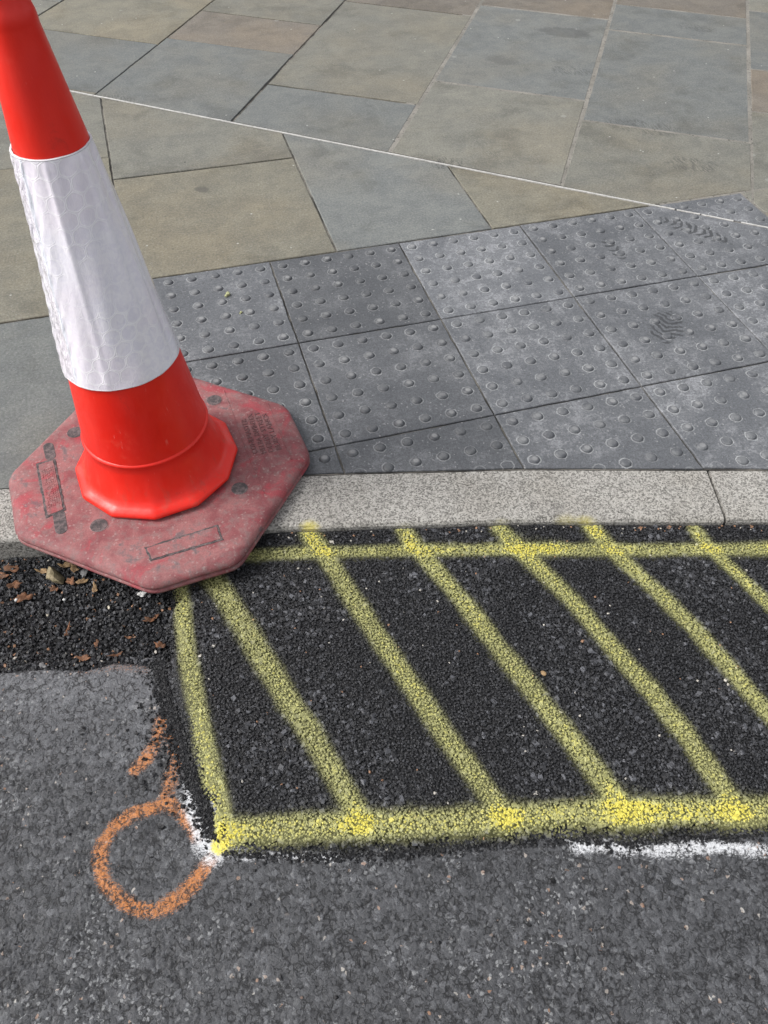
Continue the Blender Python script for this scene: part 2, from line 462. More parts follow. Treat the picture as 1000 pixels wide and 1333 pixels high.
def mat_rubber_red():
    m = NT('dusty_red_rubber')
    p = m.pos()
    n1 = m.noise(p, 14, 5, .65, .5); n2 = m.noise(p, 55, 5, .7); n3 = m.noise(p, 320, 3, .75)
    n4 = m.noise(m.vmath('ADD', p, (3, 1, 7)), 9, 5, .65, .8)
    c = m.mix(m.rng(n1, .36, .64), (.215, .062, .068), (.315, .135, .133))
    c = m.mix(m.rng(n2, .46, .64, 0, .60), c, (.235, .16, .155))
    c = m.mix(m.rng(n4, .53, .64, 0, .72), c, (.36, .045, .060))
    c = m.mix(m.rng(m.math('ADD', n1, m.math('MULTIPLY', n2, .35)), .75, .86, 0, .75), c, (.125, .105, .112))
    c = m.mix(m.rng(n3, .3, .72, 0, .6), m.mix(1, c, (.78, .78, .78), 'MULTIPLY'), m.mix(1, c, (1.2, 1.2, 1.2), 'MULTIPLY'))
    sp = m.sep(m.voro(p, 260, out='Color'))[0]
    c = m.mix(m.rng(sp, .95, .97, 0, .25), c, (.42, .36, .33))
    return m.out(c, m.rng(n2, .3, .7, .55, .78), m.bump(n3, .0009, .55, m.bump(n2, .002, .35)), Specular_IOR_Level=.35)

def mat_rubber_dark():
    m = NT('dirt_filled_rubber')
    p = m.pos()
    n2 = m.noise(p, 90, 5, .7); n3 = m.noise(p, 340, 3, .75)
    c = m.mix(m.rng(n2, .4, .64), (.052, .046, .048), (.16, .125, .125))
    c = m.mix(m.rng(n3, .3, .72, 0, .6), m.mix(1, c, (.7, .7, .7), 'MULTIPLY'), m.mix(1, c, (1.25, 1.25, 1.25), 'MULTIPLY'))
    return m.out(c, .8, m.bump(n3, .0009, .6))

def mat_plastic():
    m = NT('red_orange_plastic')
    p = m.pos()
    n1 = m.noise(p, 7, 4, .6); n2 = m.noise(m.mapping(p, scale=(1, 1, .25)), 40, 5, .7); n3 = m.noise(p, 400, 2)
    c = m.mix(m.rng(n1, .35, .65), (.70, .013, .005), (.76, .020, .008))
    c = m.mix(m.rng(n2, .55, .75, 0, .18), c, (.46, .012, .007))
    z = m.sep(p)[2]
    # scuffs and white scratches
    sc = m.noise(m.mapping(p, rot=(.3, .5, .2), scale=(24, 24, 3)), 5, 3, .6)
    c = m.mix(m.rng(sc, .69, .78, 0, .3), c, (.80, .24, .18))
    smg = m.noise(m.mapping(p, scale=(1, 1, .5)), 16, 6, .75, .5)
    c = m.mix(m.rng(smg, .58, .72, 0, .40), c, (.33, .020, .012))
    fad = m.noise(m.vmath('ADD', p, (2, 4, 1)), 11, 5, .7)
    c = m.mix(m.rng(fad, .56, .72, 0, .30), c, (.80, .10, .06))
    sc2 = m.noise(m.mapping(p, rot=(-.4, .2, .9), scale=(70, 70, 5)), 4, 2, .5)
    c = m.mix(m.math('MULTIPLY', m.rng(sc2, .71, .75), m.rng(fad, .48, .6, 0, .35)), c, (.85, .42, .36))
    dirt = m.math('MULTIPLY', m.rng(n2, .5, .68), m.rng(m.math('ADD', z, m.math('MULTIPLY', n1, .08)), .21, .08, 0, .28))
    c = m.mix(dirt, c, (.34, .10, .07))
    return m.out(c, m.rng(smg, .35, .65, .28, .52), m.bump(n2, .0014, .4), Specular_IOR_Level=.45,
                 Subsurface_Weight=.12, Subsurface_Radius=(.012, .003, .002), Subsurface_Scale=.6)

def mat_sleeve():
    m = NT('white_reflective_sheeting')
    uv = m.uv(); p = m.pos()
    s = m.sep(uv)                                     # u: metres round the sleeve, v: metres up it
    sp = .0300; sy = sp * 3 ** .5
    def hexd(o):
        x = m.math('ABSOLUTE', m.math('SUBTRACT', m.math('MODULO', m.math('ADD', s[0], 10 * sp + o * sp / 2), sp), sp / 2))
        y = m.math('ABSOLUTE', m.math('SUBTRACT', m.math('MODULO', m.math('ADD', s[1], 10 * sy + o * sy / 2), sy), sy / 2))
        rr = m.math('SQRT', m.math('ADD', m.math('MULTIPLY', x, x), m.math('MULTIPLY', y, y)))
        hx = m.math('MAXIMUM', x, m.math('ADD', m.math('MULTIPLY', x, .5), m.math('MULTIPLY', y, .866)))
        return m.math('ADD', m.math('MULTIPLY', rr, .45), m.math('MULTIPLY', hx, .55))
    hd = m.math('DIVIDE', m.math('MINIMUM', hexd(0), hexd(1)), sp)
    lines = m.math('MULTIPLY', m.rng(hd, .425, .450), m.rng(hd, .505, .475))
    fade = m.rng(m.noise(p, 9, 3), .38, .60, .12, 1)
    lines = m.math('MULTIPLY', lines, fade)
    wr = m.noise(m.mapping(uv, rot=(0, 0, .25), scale=(55, 16, 1)), 2.6, 5, .6, 1.2)
    wr2 = m.noise(m.mapping(uv, scale=(26, 5, 1)), 1.4, 3, .5, .4)
    cell = m.noise(p, 55, 3, .6, 1.5)
    c = m.mix(m.rng(cell, .35, .65), (.86, .835, .92), (.94, .915, .97))
    tint = m.noise(p, 6, 2)
    c = m.mix(m.rng(tint, .45, .62, 0, .4), c, (.93, .83, .91))
    c = m.mix(m.math('MULTIPLY', m.rng(hd, .44, .40, 0, .5), fade), c, m.mix(1, c, (.88, .88, .90), 'MULTIPLY'))
    c = m.mix(m.math('MULTIPLY', lines, .9), c, (.97, .955, .985))
    seam = m.math('MULTIPLY', m.rng(m.math('ABSOLUTE', s[0]), .0045, .0030), .8)
    c = m.mix(seam, c, (.86, .89, .97))
    left = m.rng(s[0], *SLEEVE_CRINKLE)
    nb = m.bump(wr2, .005, .25)
    nb = m.bump(wr, .006, m.math('MULTIPLY_ADD', left, .9, .10), nb)
    nb = m.bump(lines, .0006, .5, nb)
    nb = m.bump(cell, .0015, .25, nb)
    return m.out(c, .18, nb, Specular_IOR_Level=.65, Coat_Weight=1.0, Coat_Roughness=.04)
SLEEVE_CRINKLE = (.012, -.012)

def mat_simple(name, c1, c2, scale=60, rough=.85):
    m = NT(name)
    p = m.pos()
    n1 = m.noise(p, scale, 5, .7); n2 = m.noise(p, scale * 5, 3, .7)
    c = m.mix(m.rng(n1, .35, .65), c1, c2)
    c = m.mix(m.rng(n2, .3, .7, 0, .5), m.mix(1, c, (.65, .65, .65), 'MULTIPLY'), c)
    return m.out(c, rough, m.bump(n2, .001, .6))

M_SLAB, M_TILE, M_DOME, M_JOINT = mat_slab(), mat_tile(), mat_dome(), mat_joint()
M_GRAN, M_METAL, M_MORTAR = mat_granite(), mat_metal(), mat_mortar()
M_PATCH = mat_asphalt('fresh_asphalt', (.0086, .0087, .0102), (.108, .111, .124), .60, 420)
M_ROAD = mat_road()
M_FAR = mat_far_road()
M_BASE, M_DIRT, M_RED, M_SLEEVE = mat_rubber_red(), mat_rubber_dark(), mat_plastic(), mat_sleeve()
M_TEXT = mat_simple('moulded_rubber', (.19, .075, .078), (.25, .12, .12), 200, .7)
M_RIM = mat_simple('white_sheeting_rim', (.80, .78, .82), (.88, .86, .88), 30, .4)

# ---------------------------------------------------------------- the paving
def clip(poly, p0, n):
    """keep the side of the line through p0 towards n"""
    out = []
    d = [(q[0] - p0[0]) * n[0] + (q[1] - p0[1]) * n[1] for q in poly]
    for i in range(len(poly)):
        j = (i + 1) % len(poly)
        a, b, da, db = poly[i], poly[j], d[i], d[j]
        if da >= 0: out.append(a)
        if (da >= 0) != (db >= 0):
            t = da / (da - db)
            out.append((a[0] + t * (b[0] - a[0]), a[1] + t * (b[1] - a[1])))
    return out

def area(poly):
    return .5 * sum(poly[i][0] * poly[(i + 1) % len(poly)][1] - poly[(i + 1) % len(poly)][0] * poly[i][1] for i in range(len(poly)))

def clean(poly):
    out = []
    for q in poly:
        if not out or math.dist(q, out[-1]) > .004: out.append(q)
    if len(out) > 1 and math.dist(out[0], out[-1]) < .004: out.pop()
    return out

def inset(poly, g):
    for i in range(len(poly)):
        a, b = poly[i], poly[(i + 1) % len(poly)]
        L = math.dist(a, b); n = (-(b[1] - a[1]) / L, (b[0] - a[0]) / L)
        globals()['_cl'] = clip(_cl if i else poly, (a[0] + n[0] * g, a[1] + n[1] * g), n)
        if len(_cl) < 3: return []
    return clean(_cl)

def dense(poly, step=.022, jit=.0007):
    out = []
    for i in range(len(poly)):
        a, b = poly[i], poly[(i + 1) % len(poly)]
        L = math.dist(a, b); k = max(1, int(L / step))
        nx, ny = -(b[1] - a[1]) / L, (b[0] - a[0]) / L
        for q in range(k):
            t = q / k; j = abs(random.gauss(0, jit)) if q else 0
            if random.random() < .03 and q: j += .002 * random.random()
            out.append((a[0] + t * (b[0] - a[0]) + nx * j, a[1] + t * (b[1] - a[1]) + ny * j))
    return out

def slab_mesh(name, poly, gap, thick, zt, bev=.0018, org=None):
    if area(poly) < 0: poly = poly[::-1]
    poly = inset(clean(poly), gap / 2)
    if len(poly) < 3 or area(poly) < 2e-4: return None, None
    cx = sum(q[0] for q in poly) / len(poly); cy = sum(q[1] for q in poly) / len(poly)
    if org: cx, cy = org
    d = dense(poly)
    mx = sum(q[0] for q in poly) / len(poly); my = sum(q[1] for q in poly) / len(poly)
    k = len(d)
    V = [(x - cx, y - cy, zt - thick) for x, y in d] + [(x - cx, y - cy, zt - bev) for x, y in d]
    for x, y in d:
        L = math.hypot(x - mx, y - my) + 1e-6
        b = min(bev * 1.3, L * .3)
        V.append((x - cx - (x - mx) / L * b, y - cy - (y - my) / L * b, zt))
    Fc = []
    for i in range(k):
        j = (i + 1) % k
        Fc.append((i, j, k + j, k + i)); Fc.append((k + i, k + j, 2 * k + j, 2 * k + i))
    Fc.append(tuple(range(2 * k, 3 * k)))
    return pymesh(name, V, Fc), (cx, cy)

S0, S1 = np.array([-.53, 1.386]), np.array([1.561, -.217])
SD = (S1 - S0) / np.linalg.norm(S1 - S0)
SN = np.array([-SD[1], SD[0]])                         # towards the far side of the strip
KB = [(-2.6, -.42), (-1.5, -.60), (-.747, -.731), (-.649, -.749), (-.004, -.892), (.398, -.989), (.802, -1.103), (.941, -1.142), (1.6, -1.345), (2.6, -1.67)]
kx, ky = zip(*KB)
kpoly = np.polyfit(kx[1:-1], ky[1:-1], 3)
def kerb_back(x): return float(np.interp(x, kx, ky))
def kerb_front(x):
    s = (kerb_back(x + .01) - kerb_back(x - .01)) / .02
    return kerb_back(x) - .150 * math.sqrt(1 + s * s)

bed = pymesh('pavement', [(-3.2, kerb_back(-2.6) + .1, -.0045), (-2.6, kerb_back(-2.6) + .003, -.0045), *[(x, kerb_back(x) + .003, -.0045) for x in np.linspace(-2.5, 2.5, 40)], (4.2, -1.7, -.0045), (4.2, 4.6, -.0045), (-3.2, 4.6, -.0045)],
             [tuple(range(45))])
pavement = tag(obj('pavement', bed, M_JOINT), kind='structure')
mb_ = [(-3.2, 4.6), (-3.2, -1.7), (4.2, -1.7), (4.2, 4.6)]
mb_ = clip(mb_, S0 + SN * .01, SN); mb_ = clip(mb_, (.844 * .10, -.536 * .10), (.844, -.536))
MORTAR = pymesh('mortar_bed', [(a, b, -.0010) for a, b in mb_], [tuple(range(len(mb_)))])

WARM, MIDC, COOL, BROWN = (.186, .174, .142), (.172, .168, .149), (.150, .156, .155), (.162, .143, .124)
def slab(poly, colour, gap=.007, zt=0.0):
    zt += random.uniform(-.0008, .0008)
    me, c = slab_mesh('paving_slab', poly, gap, .05, zt)
    if me is None: return
    o = obj('paving_slab', me, M_SLAB, pavement, (c[0], c[1], 0))
    k = random.uniform(.93, 1.07)
    o.color = (colour[0] * k, colour[1] * k, colour[2] * k, 1)

obj('mortar_bed', MORTAR, M_MORTAR, pavement)
# far side of the strip: rows running away to the right
ca, sa = math.cos(math.radians(57.6)), math.sin(math.radians(57.6))
def aw(a, n): return (a * ca + n * sa, a * sa - n * ca)
COLS = [-3.6, -2.98, -2.36, -1.742, -1.072, -.478, .150, .770, 1.39, 2.0, 2.6, 3.2]
CUTS = {3: [(.2, .3, .9, 1.426, 2.15, 2.8, 3.6), (MIDC, MIDC, COOL, WARM, MIDC, COOL)],
        4: [(.0, .55, 1.503, 1.862, 2.6, 3.4), (COOL, COOL, BROWN, MIDC, MIDC)],
        5: [(-.2, .3, 1.186, 2.2, 2.55, 3.4), (COOL, COOL, MIDC, BROWN, COOL)],
        6: [(-.4, .55, 1.423, 2.355, 2.75, 3.5), (MIDC, MIDC, COOL, BROWN, MIDC)],
        7: [(-.8, .3, 1.246, 2.23, 2.58, 3.0, 3.6), (MIDC, MIDC, COOL, COOL, BROWN, COOL)],
        8: [(-.9, .0, .75, 1.531, 1.962, 2.7, 3.5), (MIDC, WARM, MIDC, BROWN, COOL, MIDC)]}
for ci in range(len(COLS) - 1):
    cuts, cols = CUTS.get(ci, [tuple(np.arange(-2.0, 4.0, .75) + .3 * (ci % 2)), None])
    for k in range(len(cuts) - 1):
        poly = [aw(cuts[k], COLS[ci]), aw(cuts[k + 1], COLS[ci]), aw(cuts[k + 1], COLS[ci + 1]), aw(cuts[k], COLS[ci + 1])]
        poly = clip(poly, S0 + SN * .004, SN)
        if len(poly) < 3: continue
        col = cols[k] if cols else random.choice((WARM, MIDC, COOL))
        # the tactile corner (x < 1.6, y < 0) cuts into this row: keep what lies right of it or above it
        cen = np.mean(np.array(poly), 0)
        if min(q[1] for q in poly) < 0 and min(q[0] for q in poly) < 1.6 and max(q[0] for q in poly) > 1.3:
            up = clip(poly, (0, 0.003), (0, 1)); lo = clip(clip(poly, (0, 0.003), (0, -1)), (1.603, 0), (1, 0))
            g = .0
            for pp in (up, lo):
                if len(pp) >= 3 and abs(area(pp)) > 3e-4: slab(pp, col, .004 if pp is lo else .007)
        else:
            slab(poly, col, random.choice((.010, .012, .014)) if ci >= 5 else .006)

# near side of the strip: rows square to the tactile tiles
def near(x0, x1, y0, y1, col, gap=.005):
    poly = clip([(x0, y0), (x1, y0), (x1, y1), (x0, y1)], S0 - SN * .004, -SN)
    if len(poly) >= 3: 
        if y0 < -.5:
            a = (x0, kerb_back(x0) + .004); b = (x1, kerb_back(x1) + .004)
            L = math.dist(a, b); poly = clip(poly, a, (-(b[1] - a[1]) / L, (b[0] - a[0]) / L))
        if len(poly) >= 3: slab(poly, col, gap)
near(-.412, .206, .003, .620, WARM); near(-.412, .206, .620, 1.6, MIDC); near(.206, .709, .003, 1.2, COOL); near(.709, 1.35, .003, .7, WARM)
near(-1.02, -.412, .785, 1.9, MIDC); near(-1.02, -.412, -.105, .785, WARM); near(-1.02, -.403, -1.3, -.105, COOL)
near(-1.63, -1.02, .3, 1.2, COOL); near(-1.63, -1.02, 1.2, 2.3, MIDC); near(-1.63, -1.02, -.5, .3, MIDC); near(-1.63, -1.02, -1.4, -.5, WARM)
near(-2.24, -1.63, .8, 1.7, WARM); near(-2.24, -1.63, 0, .8, MIDC); near(-2.24, -1.63, -1.2, 0, COOL); near(-2.24, -1.63, 1.7, 2.8, COOL)

# tactile tiles with their blisters
TS = .4
def dome_mesh():
    prof = [(.0136, -.0006), (.0130, .0014), (.0118, .0033), (.0099, .0047), (.0072, .0054), (.0034, .0056)]
    n = 18; V = []; Fc = []
    for r, z in prof: V += [(r * math.cos(2 * math.pi * i / n), r * math.sin(2 * math.pi * i / n), z) for i in range(n)]
    for k in range(len(prof) - 1):
        for i in range(n):
            j = (i + 1) % n
            Fc.append((k * n + i, k * n + j, (k + 1) * n + j, (k + 1) * n + i))
    Fc.append(tuple(range((len(prof) - 1) * n, len(prof) * n)))
    me = pymesh('dome', V, Fc, True); me.materials.append(M_DOME); return me
DOME = dome_mesh()
TILE_TONE = {(-1, 0): .95, (0, 0): .70, (1, 0): 1.12, (2, 0): .92, (3, 0): .95, (-1, 1): .78, (0, 1): .80, (1, 1): 1.0, (2, 1): .95, (3, 1): 1.05,
             (-1, 2): .75, (0, 2): .75, (1, 2): .95, (2, 2): 1.02, (3, 2): 1.0}
TILE_WEAR = {(-1, 0): .55, (0, 0): .12, (1, 0): .95, (2, 0): .55, (3, 0): .6, (-1, 1): .45, (0, 1): .3, (1, 1): .75, (2, 1): .6, (3, 1): .95, (-1, 2): .2, (0, 2): .3, (1, 2): .7, (2, 2): .9}
def tile(i, j, side):
    x0, y0 = i * TS, -j * TS
    poly = [(x0, y0 - TS), (x0 + TS, y0 - TS), (x0 + TS, y0), (x0, y0)]
    poly = clip(poly, S0 + SN * .004 * side, SN * side)
    if len(poly) < 3: return
    for a_, b_ in ((x0, x0 + TS / 2), (x0 + TS / 2, x0 + TS)):
        a = (a_, kerb_back(a_) + .003); b = (b_, kerb_back(b_) + .003)
        L = math.dist(a, b); poly = clip(poly, a, (-(b[1] - a[1]) / L, (b[0] - a[0]) / L))
        if len(poly) < 3: return
    zt = random.uniform(-.001, .001)
    me, c = slab_mesh('tactile_tile', poly, .0035, .05, zt, .0015, (x0, y0 - TS))
    if me is None: return
    o = obj('tactile_tile', me, M_TILE, pavement, (x0, y0 - TS, 0))
    k = TILE_TONE.get((i, j), random.uniform(.8, 1.05)) * .124
    o.color = (k * .965, k, k * 1.07, TILE_WEAR.get((i, j), .7))
    pi = inset(clean(poly if area(poly) > 0 else poly[::-1]), .012)
    if len(pi) < 3: return
    for a in range(6):
        for b in range(6):
            px, py = x0 + (a + .5) * TS / 6, y0 - TS + (b + .5) * TS / 6
            if all((pi[(q + 1) % len(pi)][0] - pi[q][0]) * (py - pi[q][1]) - (pi[(q + 1) % len(pi)][1] - pi[q][1]) * (px - pi[q][0]) >= 0 for q in range(len(pi))):
                d = obj('dome', DOME, None, o, (px - x0, py - y0 + TS, zt))
                d.rotation_euler = (random.uniform(-.04, .04), random.uniform(-.04, .04), random.uniform(0, 6.28))
                sc = random.uniform(.95, 1.04); d.scale = (sc, sc, random.uniform(.82, 1.05))
                d.color = o.color
for j in range(4):
    for i in range(-1, 5):
        tile(i, j, -1)
tile(3, 0, 1)

# metal strip let into the paving, with the small breaks the photograph shows
def strip():
    V = []; Fc = []
    L = float(np.linalg.norm(S1 - S0))
    br = [float(np.dot(np.array(at(u, v)[:2]) - S0, SD)) for u, v in ((880, 272.5), (912, 279), (960, 288))]
    ends = [(-2.6, br[0] - .004), (br[0] + .003, br[1] - .002), (br[1] + .003, br[2] - .012), (br[2] + .012, 4.0)]
    for a, b in ends:
        k = max(2, int((b - a) / .05))
        for q in range(k + 1):
            s = a + (b - a) * q / k
            w = .0029 + random.uniform(-.0003, .0003); z = .0008 + random.uniform(-.0003, .0003)
            for wn_, zz in ((-w, -.03), (-w, z - .0006), (-w + .0007, z), (w - .0007, z), (w, z - .0006), (w, -.03)):
                c = S0 + SD * s + SN * wn_
                V.append((c[0], c[1], zz))
        n0 = len(V) - 6 * (k + 1)
        for q in range(k):
            for e in range(5):
                Fc.append((n0 + q * 6 + e, n0 + q * 6 + e + 1, n0 + q * 6 + 7 + e, n0 + q * 6 + 6 + e))
    o = obj('metal_strip', pymesh('metal_strip', V, Fc), M_METAL)
    tag(o, 'thin pale metal strip let into the stone paving, crossing a tactile tile', 'edging strip')
strip()

# ---------------------------------------------------------------- kerb of granite stones
kerb = tag(obj('kerb', None), kind='structure')
def kerb_stone(x0, x1):
    n = 26
    V = []; Fc = []
    g = .0034
    prof = [(0, -.25), (0, -.004), (.003, 0), (.138, 0), (.145, -.003), (.149, -.009), (.151, -.25)]
    m_ = len(prof)
    for q in range(n + 1):
        x = x0 + g + (x1 - x0 - 2 * g) * q / n
        s = (kerb_back(x + .05) - kerb_back(x - .05)) / .1
        nx, ny = s / math.hypot(1, s), -1 / math.hypot(1, s)
        for k, (d, z) in enumerate(prof):
            jj = random.uniform(-.0008, .0008) if k in (2, 3, 4, 5) else 0
            V.append((x + nx * (d + jj * 1.5), kerb_back(x) + ny * (d + jj * 1.5), z + (jj if z > -.1 else 0)))
    for q in range(n):
        for k in range(m_ - 1):
            Fc.append((q * m_ + k, q * m_ + k + 1, (q + 1) * m_ + k + 1, (q + 1) * m_ + k))
    Fc.append(tuple(range(m_))[::-1]); Fc.append(tuple(n * m_ + k for k in range(m_)))
    me = pymesh('kerb_stone', V, [tuple(f)[::-1] for f in Fc])
    obj('kerb_stone', me, M_GRAN, kerb)
for a, b in ((-2.2, -1.16), (-1.16, -.18), (-.18, .806), (.806, 1.75)): kerb_stone(a, b)

# ---------------------------------------------------------------- road, patch and spray paint
Z_ROAD, Z_TRENCH, Z_PATCH = -.046, -.062, -.020
zp = Z_PATCH
def line(pts, w0, w1=None, amt=1.0): return dict(p=at2(pts, zp), w0=w0, w1=w1 or w0, amt=amt)
LINES = [
    (line([(300, 723), (420, 719), (560, 716), (700, 715), (860, 715), (1005, 714), (1120, 714)], .0150, .0165, .95), 'long thin yellow line sprayed beside the kerb'),
    (line([(233, 755), (237, 790), (243, 850), (255, 910), (268, 980), (280, 1030), (291, 1085)], .0170, .0180, .95), 'yellow line sprayed down the left edge of the patch'),
    (line([(290, 1080), (380, 1077), (480, 1073), (580, 1069), (680, 1063), (760, 1058), (830, 1056), (1000, 1054), (1120, 1052)], .0220, .0240, 1.0), 'wide yellow line sprayed along the near edge of the patch'),
    (line([(268, 740), (286, 765), (312, 806), (345, 860), (372, 905), (402, 950), (436, 1008), (470, 1068)], .0235, .0195, .85), 'first yellow diagonal, starting under the cone base'),
    (line([(402, 692), (426, 728), (470, 795), (520, 868), (566, 935), (606, 990), (640, 1036), (662, 1066)], .0190, .0185, .92), 'second yellow diagonal from the cone'),
    (line([(525, 692), (556, 728), (604, 784), (650, 843), (700, 905), (745, 962), (780, 1008), (812, 1052)], .0185, .0190, .92), 'third yellow diagonal from the cone'),
    (line([(650, 690), (690, 728), (742, 778), (798, 842), (850, 900), (896, 958), (930, 1006), (962, 1052)], .0180, .0195, .92), 'fourth yellow diagonal from the cone'),
    (line([(768, 686), (812, 730), (858, 772), (905, 818), (950, 868), (1000, 926), (1090, 1030)], .0175, .0185, .92), 'fifth yellow diagonal from the cone, reaching the right edge'),
    (line([(903, 690), (940, 727), (975, 760), (1020, 805), (1110, 900)], .0150, .0170, .9), 'short sixth yellow diagonal in the far right corner of the patch'),
]
BLOBS = [(402, 703, .024, .7), (530, 706, .022, .5), (690, 712, .040, .65), (772, 692, .026, .6), (720, 712, .03, .5), (908, 702, .016, .35), (470, 1068, .024, .65), (662, 1062, .026, .6),
         (822, 1058, .042, .9), (955, 1056, .030, .75), (300, 1085, .024, .45), (284, 1092, .014, 1.2), (900, 1058, .03, .35), (420, 712, .018, .3)]
BLOBS = [(at(u, v, zp)[:2], r, a) for u, v, r, a in BLOBS]

def polyd(x, y, P):
    best = np.full(x.shape, 9.0); par = np.zeros(x.shape)
    cl = np.r_[0, np.cumsum(np.hypot(*np.diff(P, axis=0).T))]
    for k in range(len(P) - 1):
        ax, ay = P[k]; bx, by = P[k + 1]
        L2 = (bx - ax) ** 2 + (by - ay) ** 2
        t = np.clip(((x - ax) * (bx - ax) + (y - ay) * (by - ay)) / L2, 0, 1)
        d = np.hypot(x - ax - t * (bx - ax), y - ay - t * (by - ay))
        q = d < best
        best = np.where(q, d, best); par = np.where(q, (cl[k] + t * (cl[k + 1] - cl[k])) / cl[-1], par)
    return best, par

def spray(x, y, ln, k):
    d, t = polyd(x, y, ln['p'])
    w = (ln['w0'] + (ln['w1'] - ln['w0']) * t) * .95
    w = w * (1 + .22 * (vnoise(x, y, 22, 40 + k) - .5))
    core = 1 - sstep(.45, 1.42, d / w)
    halo = .22 * np.exp(-np.clip(d / w - .8, 0, None) * 1.5)
    return (core * (.78 + .4 * fnoise(x, y, 14, 60 + k)) + halo) * ln['amt']

def yellow_all(x, y):
    S = np.array([spray(x, y, ln, k) for k, (ln, _) in enumerate(LINES)])
    tot = S.max(0) + .35 * (S.sum(0) - S.max(0))
    for c, r, a in BLOBS:
        d = np.hypot(x - c[0], y - c[1]) * (1 + .5 * (vnoise(x, y, 40, 5) - .5))
        tot = tot + a * np.exp(-(d / r) ** 2) * np.clip(S.max(0) * 2.2, 0.12, 1)
    return tot, S

# outline of the patch (plan), left edge and near edge
P_LEFT = at2([(226, 735), (222, 770), (216, 820), (214, 872), (222, 905), (236, 945), (250, 990), (269, 1040), (284, 1080), (293, 1103)], zp - .012)
P_FRONT = at2([(290, 1104), (340, 1106), (430, 1108), (500, 1105), (580, 1100), (640, 1090), (700, 1086), (760, 1086), (820, 1092), (880, 1084), (940, 1084), (1000, 1080), (1120, 1076)], zp - .012)
def inside_patch(x, y):
    """rough signed distance (m) inside the patch: positive inside"""
    xl = np.interp(-y, -P_LEFT[:, 1], P_LEFT[:, 0], left=P_LEFT[0, 0], right=P_LEFT[-1, 0])
    yf = np.interp(x, P_FRONT[:, 0], P_FRONT[:, 1])
    dl = x - xl + .020 * (fnoise(x, y, 26, 3) - .5) * 1.6
    df = (y - yf) * .97 + .013 * (fnoise(x, y, 38, 4) - .5) * 1.6
    return np.minimum(dl, df), dl, df
KFX = np.linspace(-2.5, 2.5, 200); KFY = np.array([kerb_front(v) for v in KFX])
def kerbd(x, y): return (np.interp(x, KFX, KFY) - y) * .968   # distance out from the kerb face

def patch_z(x, y):
    s, dl, df = inside_patch(x, y)
    z = Z_PATCH + .010 * (1 - sstep(0, .06, kerbd(x, y))) * .6 + .007 * (fnoise(x, y, 9, 7) - .5) - .004 * sstep(.1, .5, kerbd(x, y))
    lip = sstep(-.004, .016, df); lip2 = sstep(-.008, .030, dl)
    base = np.where(df < dl, Z_ROAD, np.where(y > -1.24, Z_TRENCH, Z_ROAD))
    e = np.minimum(lip, lip2)
    return base + (z - base) * e

# pieces of aggregate: broken six-sided stones, made by the thousand
def block():
    v = np.array([(x, y, z) for z in (-1, 1) for y in (-1, 1) for x in (-1, 1)], float)
    f = np.array([(0, 2, 3), (0, 3, 1), (4, 5, 7), (4, 7, 6), (0, 1, 5), (0, 5, 4), (1, 3, 7), (1, 7, 5), (3, 2, 6), (3, 6, 7), (2, 0, 4), (2, 4, 6)])
    return v / np.linalg.norm(v[0]), f
IV, IF = block()
NV = len(IV)
def stone_verts(c, r, flat=(.45, .85), tilt=.5):
    N = len(c)
    v = IV[None] * (1.08 + RNG.uniform(-.22, .22, (N, NV, 1))) + RNG.uniform(-.2, .2, (N, NV, 3))
    sc = np.stack([np.ones(N), RNG.uniform(.62, 1, N), RNG.uniform(*flat, N)], 1)
    q = RNG.normal(size=(N, 4)); q /= np.linalg.norm(q, axis=1, keepdims=True)
    w, x, y, z = q.T
    Rr = np.stack([1 - 2 * (y * y + z * z), 2 * (x * y - z * w), 2 * (x * z + y * w), 2 * (x * y + z * w), 1 - 2 * (x * x + z * z), 2 * (y * z - x * w),
                   2 * (x * z - y * w), 2 * (y * z + x * w), 1 - 2 * (x * x + y * y)], 1).reshape(N, 3, 3)
    v = np.einsum('nij,nkj->nki', Rr, v) * sc[:, None]          # random facets first, then squash flat
    az = RNG.uniform(0, 2 * np.pi, N); tl = RNG.normal(0, tilt * .4, N)
    ca_, sa_, ct, s_t = np.cos(az), np.sin(az), np.cos(tl), np.sin(tl)
    T = np.stack([ca_ * ct, -sa_, ca_ * s_t, sa_ * ct, ca_, sa_ * s_t, -s_t, 0 * az, ct], 1).reshape(N, 3, 3)
    v = np.einsum('nij,nkj->nki', T, v)
    return v * r[:, None, None] + c[:, None]

def stone_mesh(name, V, tone, paint, mat):
    N = len(V)
    Fc = (IF[None] + NV * np.arange(N)[:, None, None]).reshape(-1, 3)
    me = fastmesh(name, V.reshape(-1, 3), Fc)
    add_attr(me, 'tone', np.repeat(tone, NV))
    add_attr(me, 'paint', paint.reshape(-1, 4), 'FLOAT_COLOR')
    me.materials.append(mat)
    return me

def tones(N):
    return np.clip(RNG.beta(1.3, 3.4, N), 0, .95)

# region of interest in plan
def in_view(x, y, pad=.10):
    P = np.stack([x, y, np.full_like(x, -.03)], -1) - CAM_C
    q = P @ CAM_R.T
    u = q[..., 0] / q[..., 2]; v = q[..., 1] / q[..., 2]
    return (np.abs(u) < 500 / F_PX + pad) & (np.abs(v) < 666.5 / F_PX + pad)

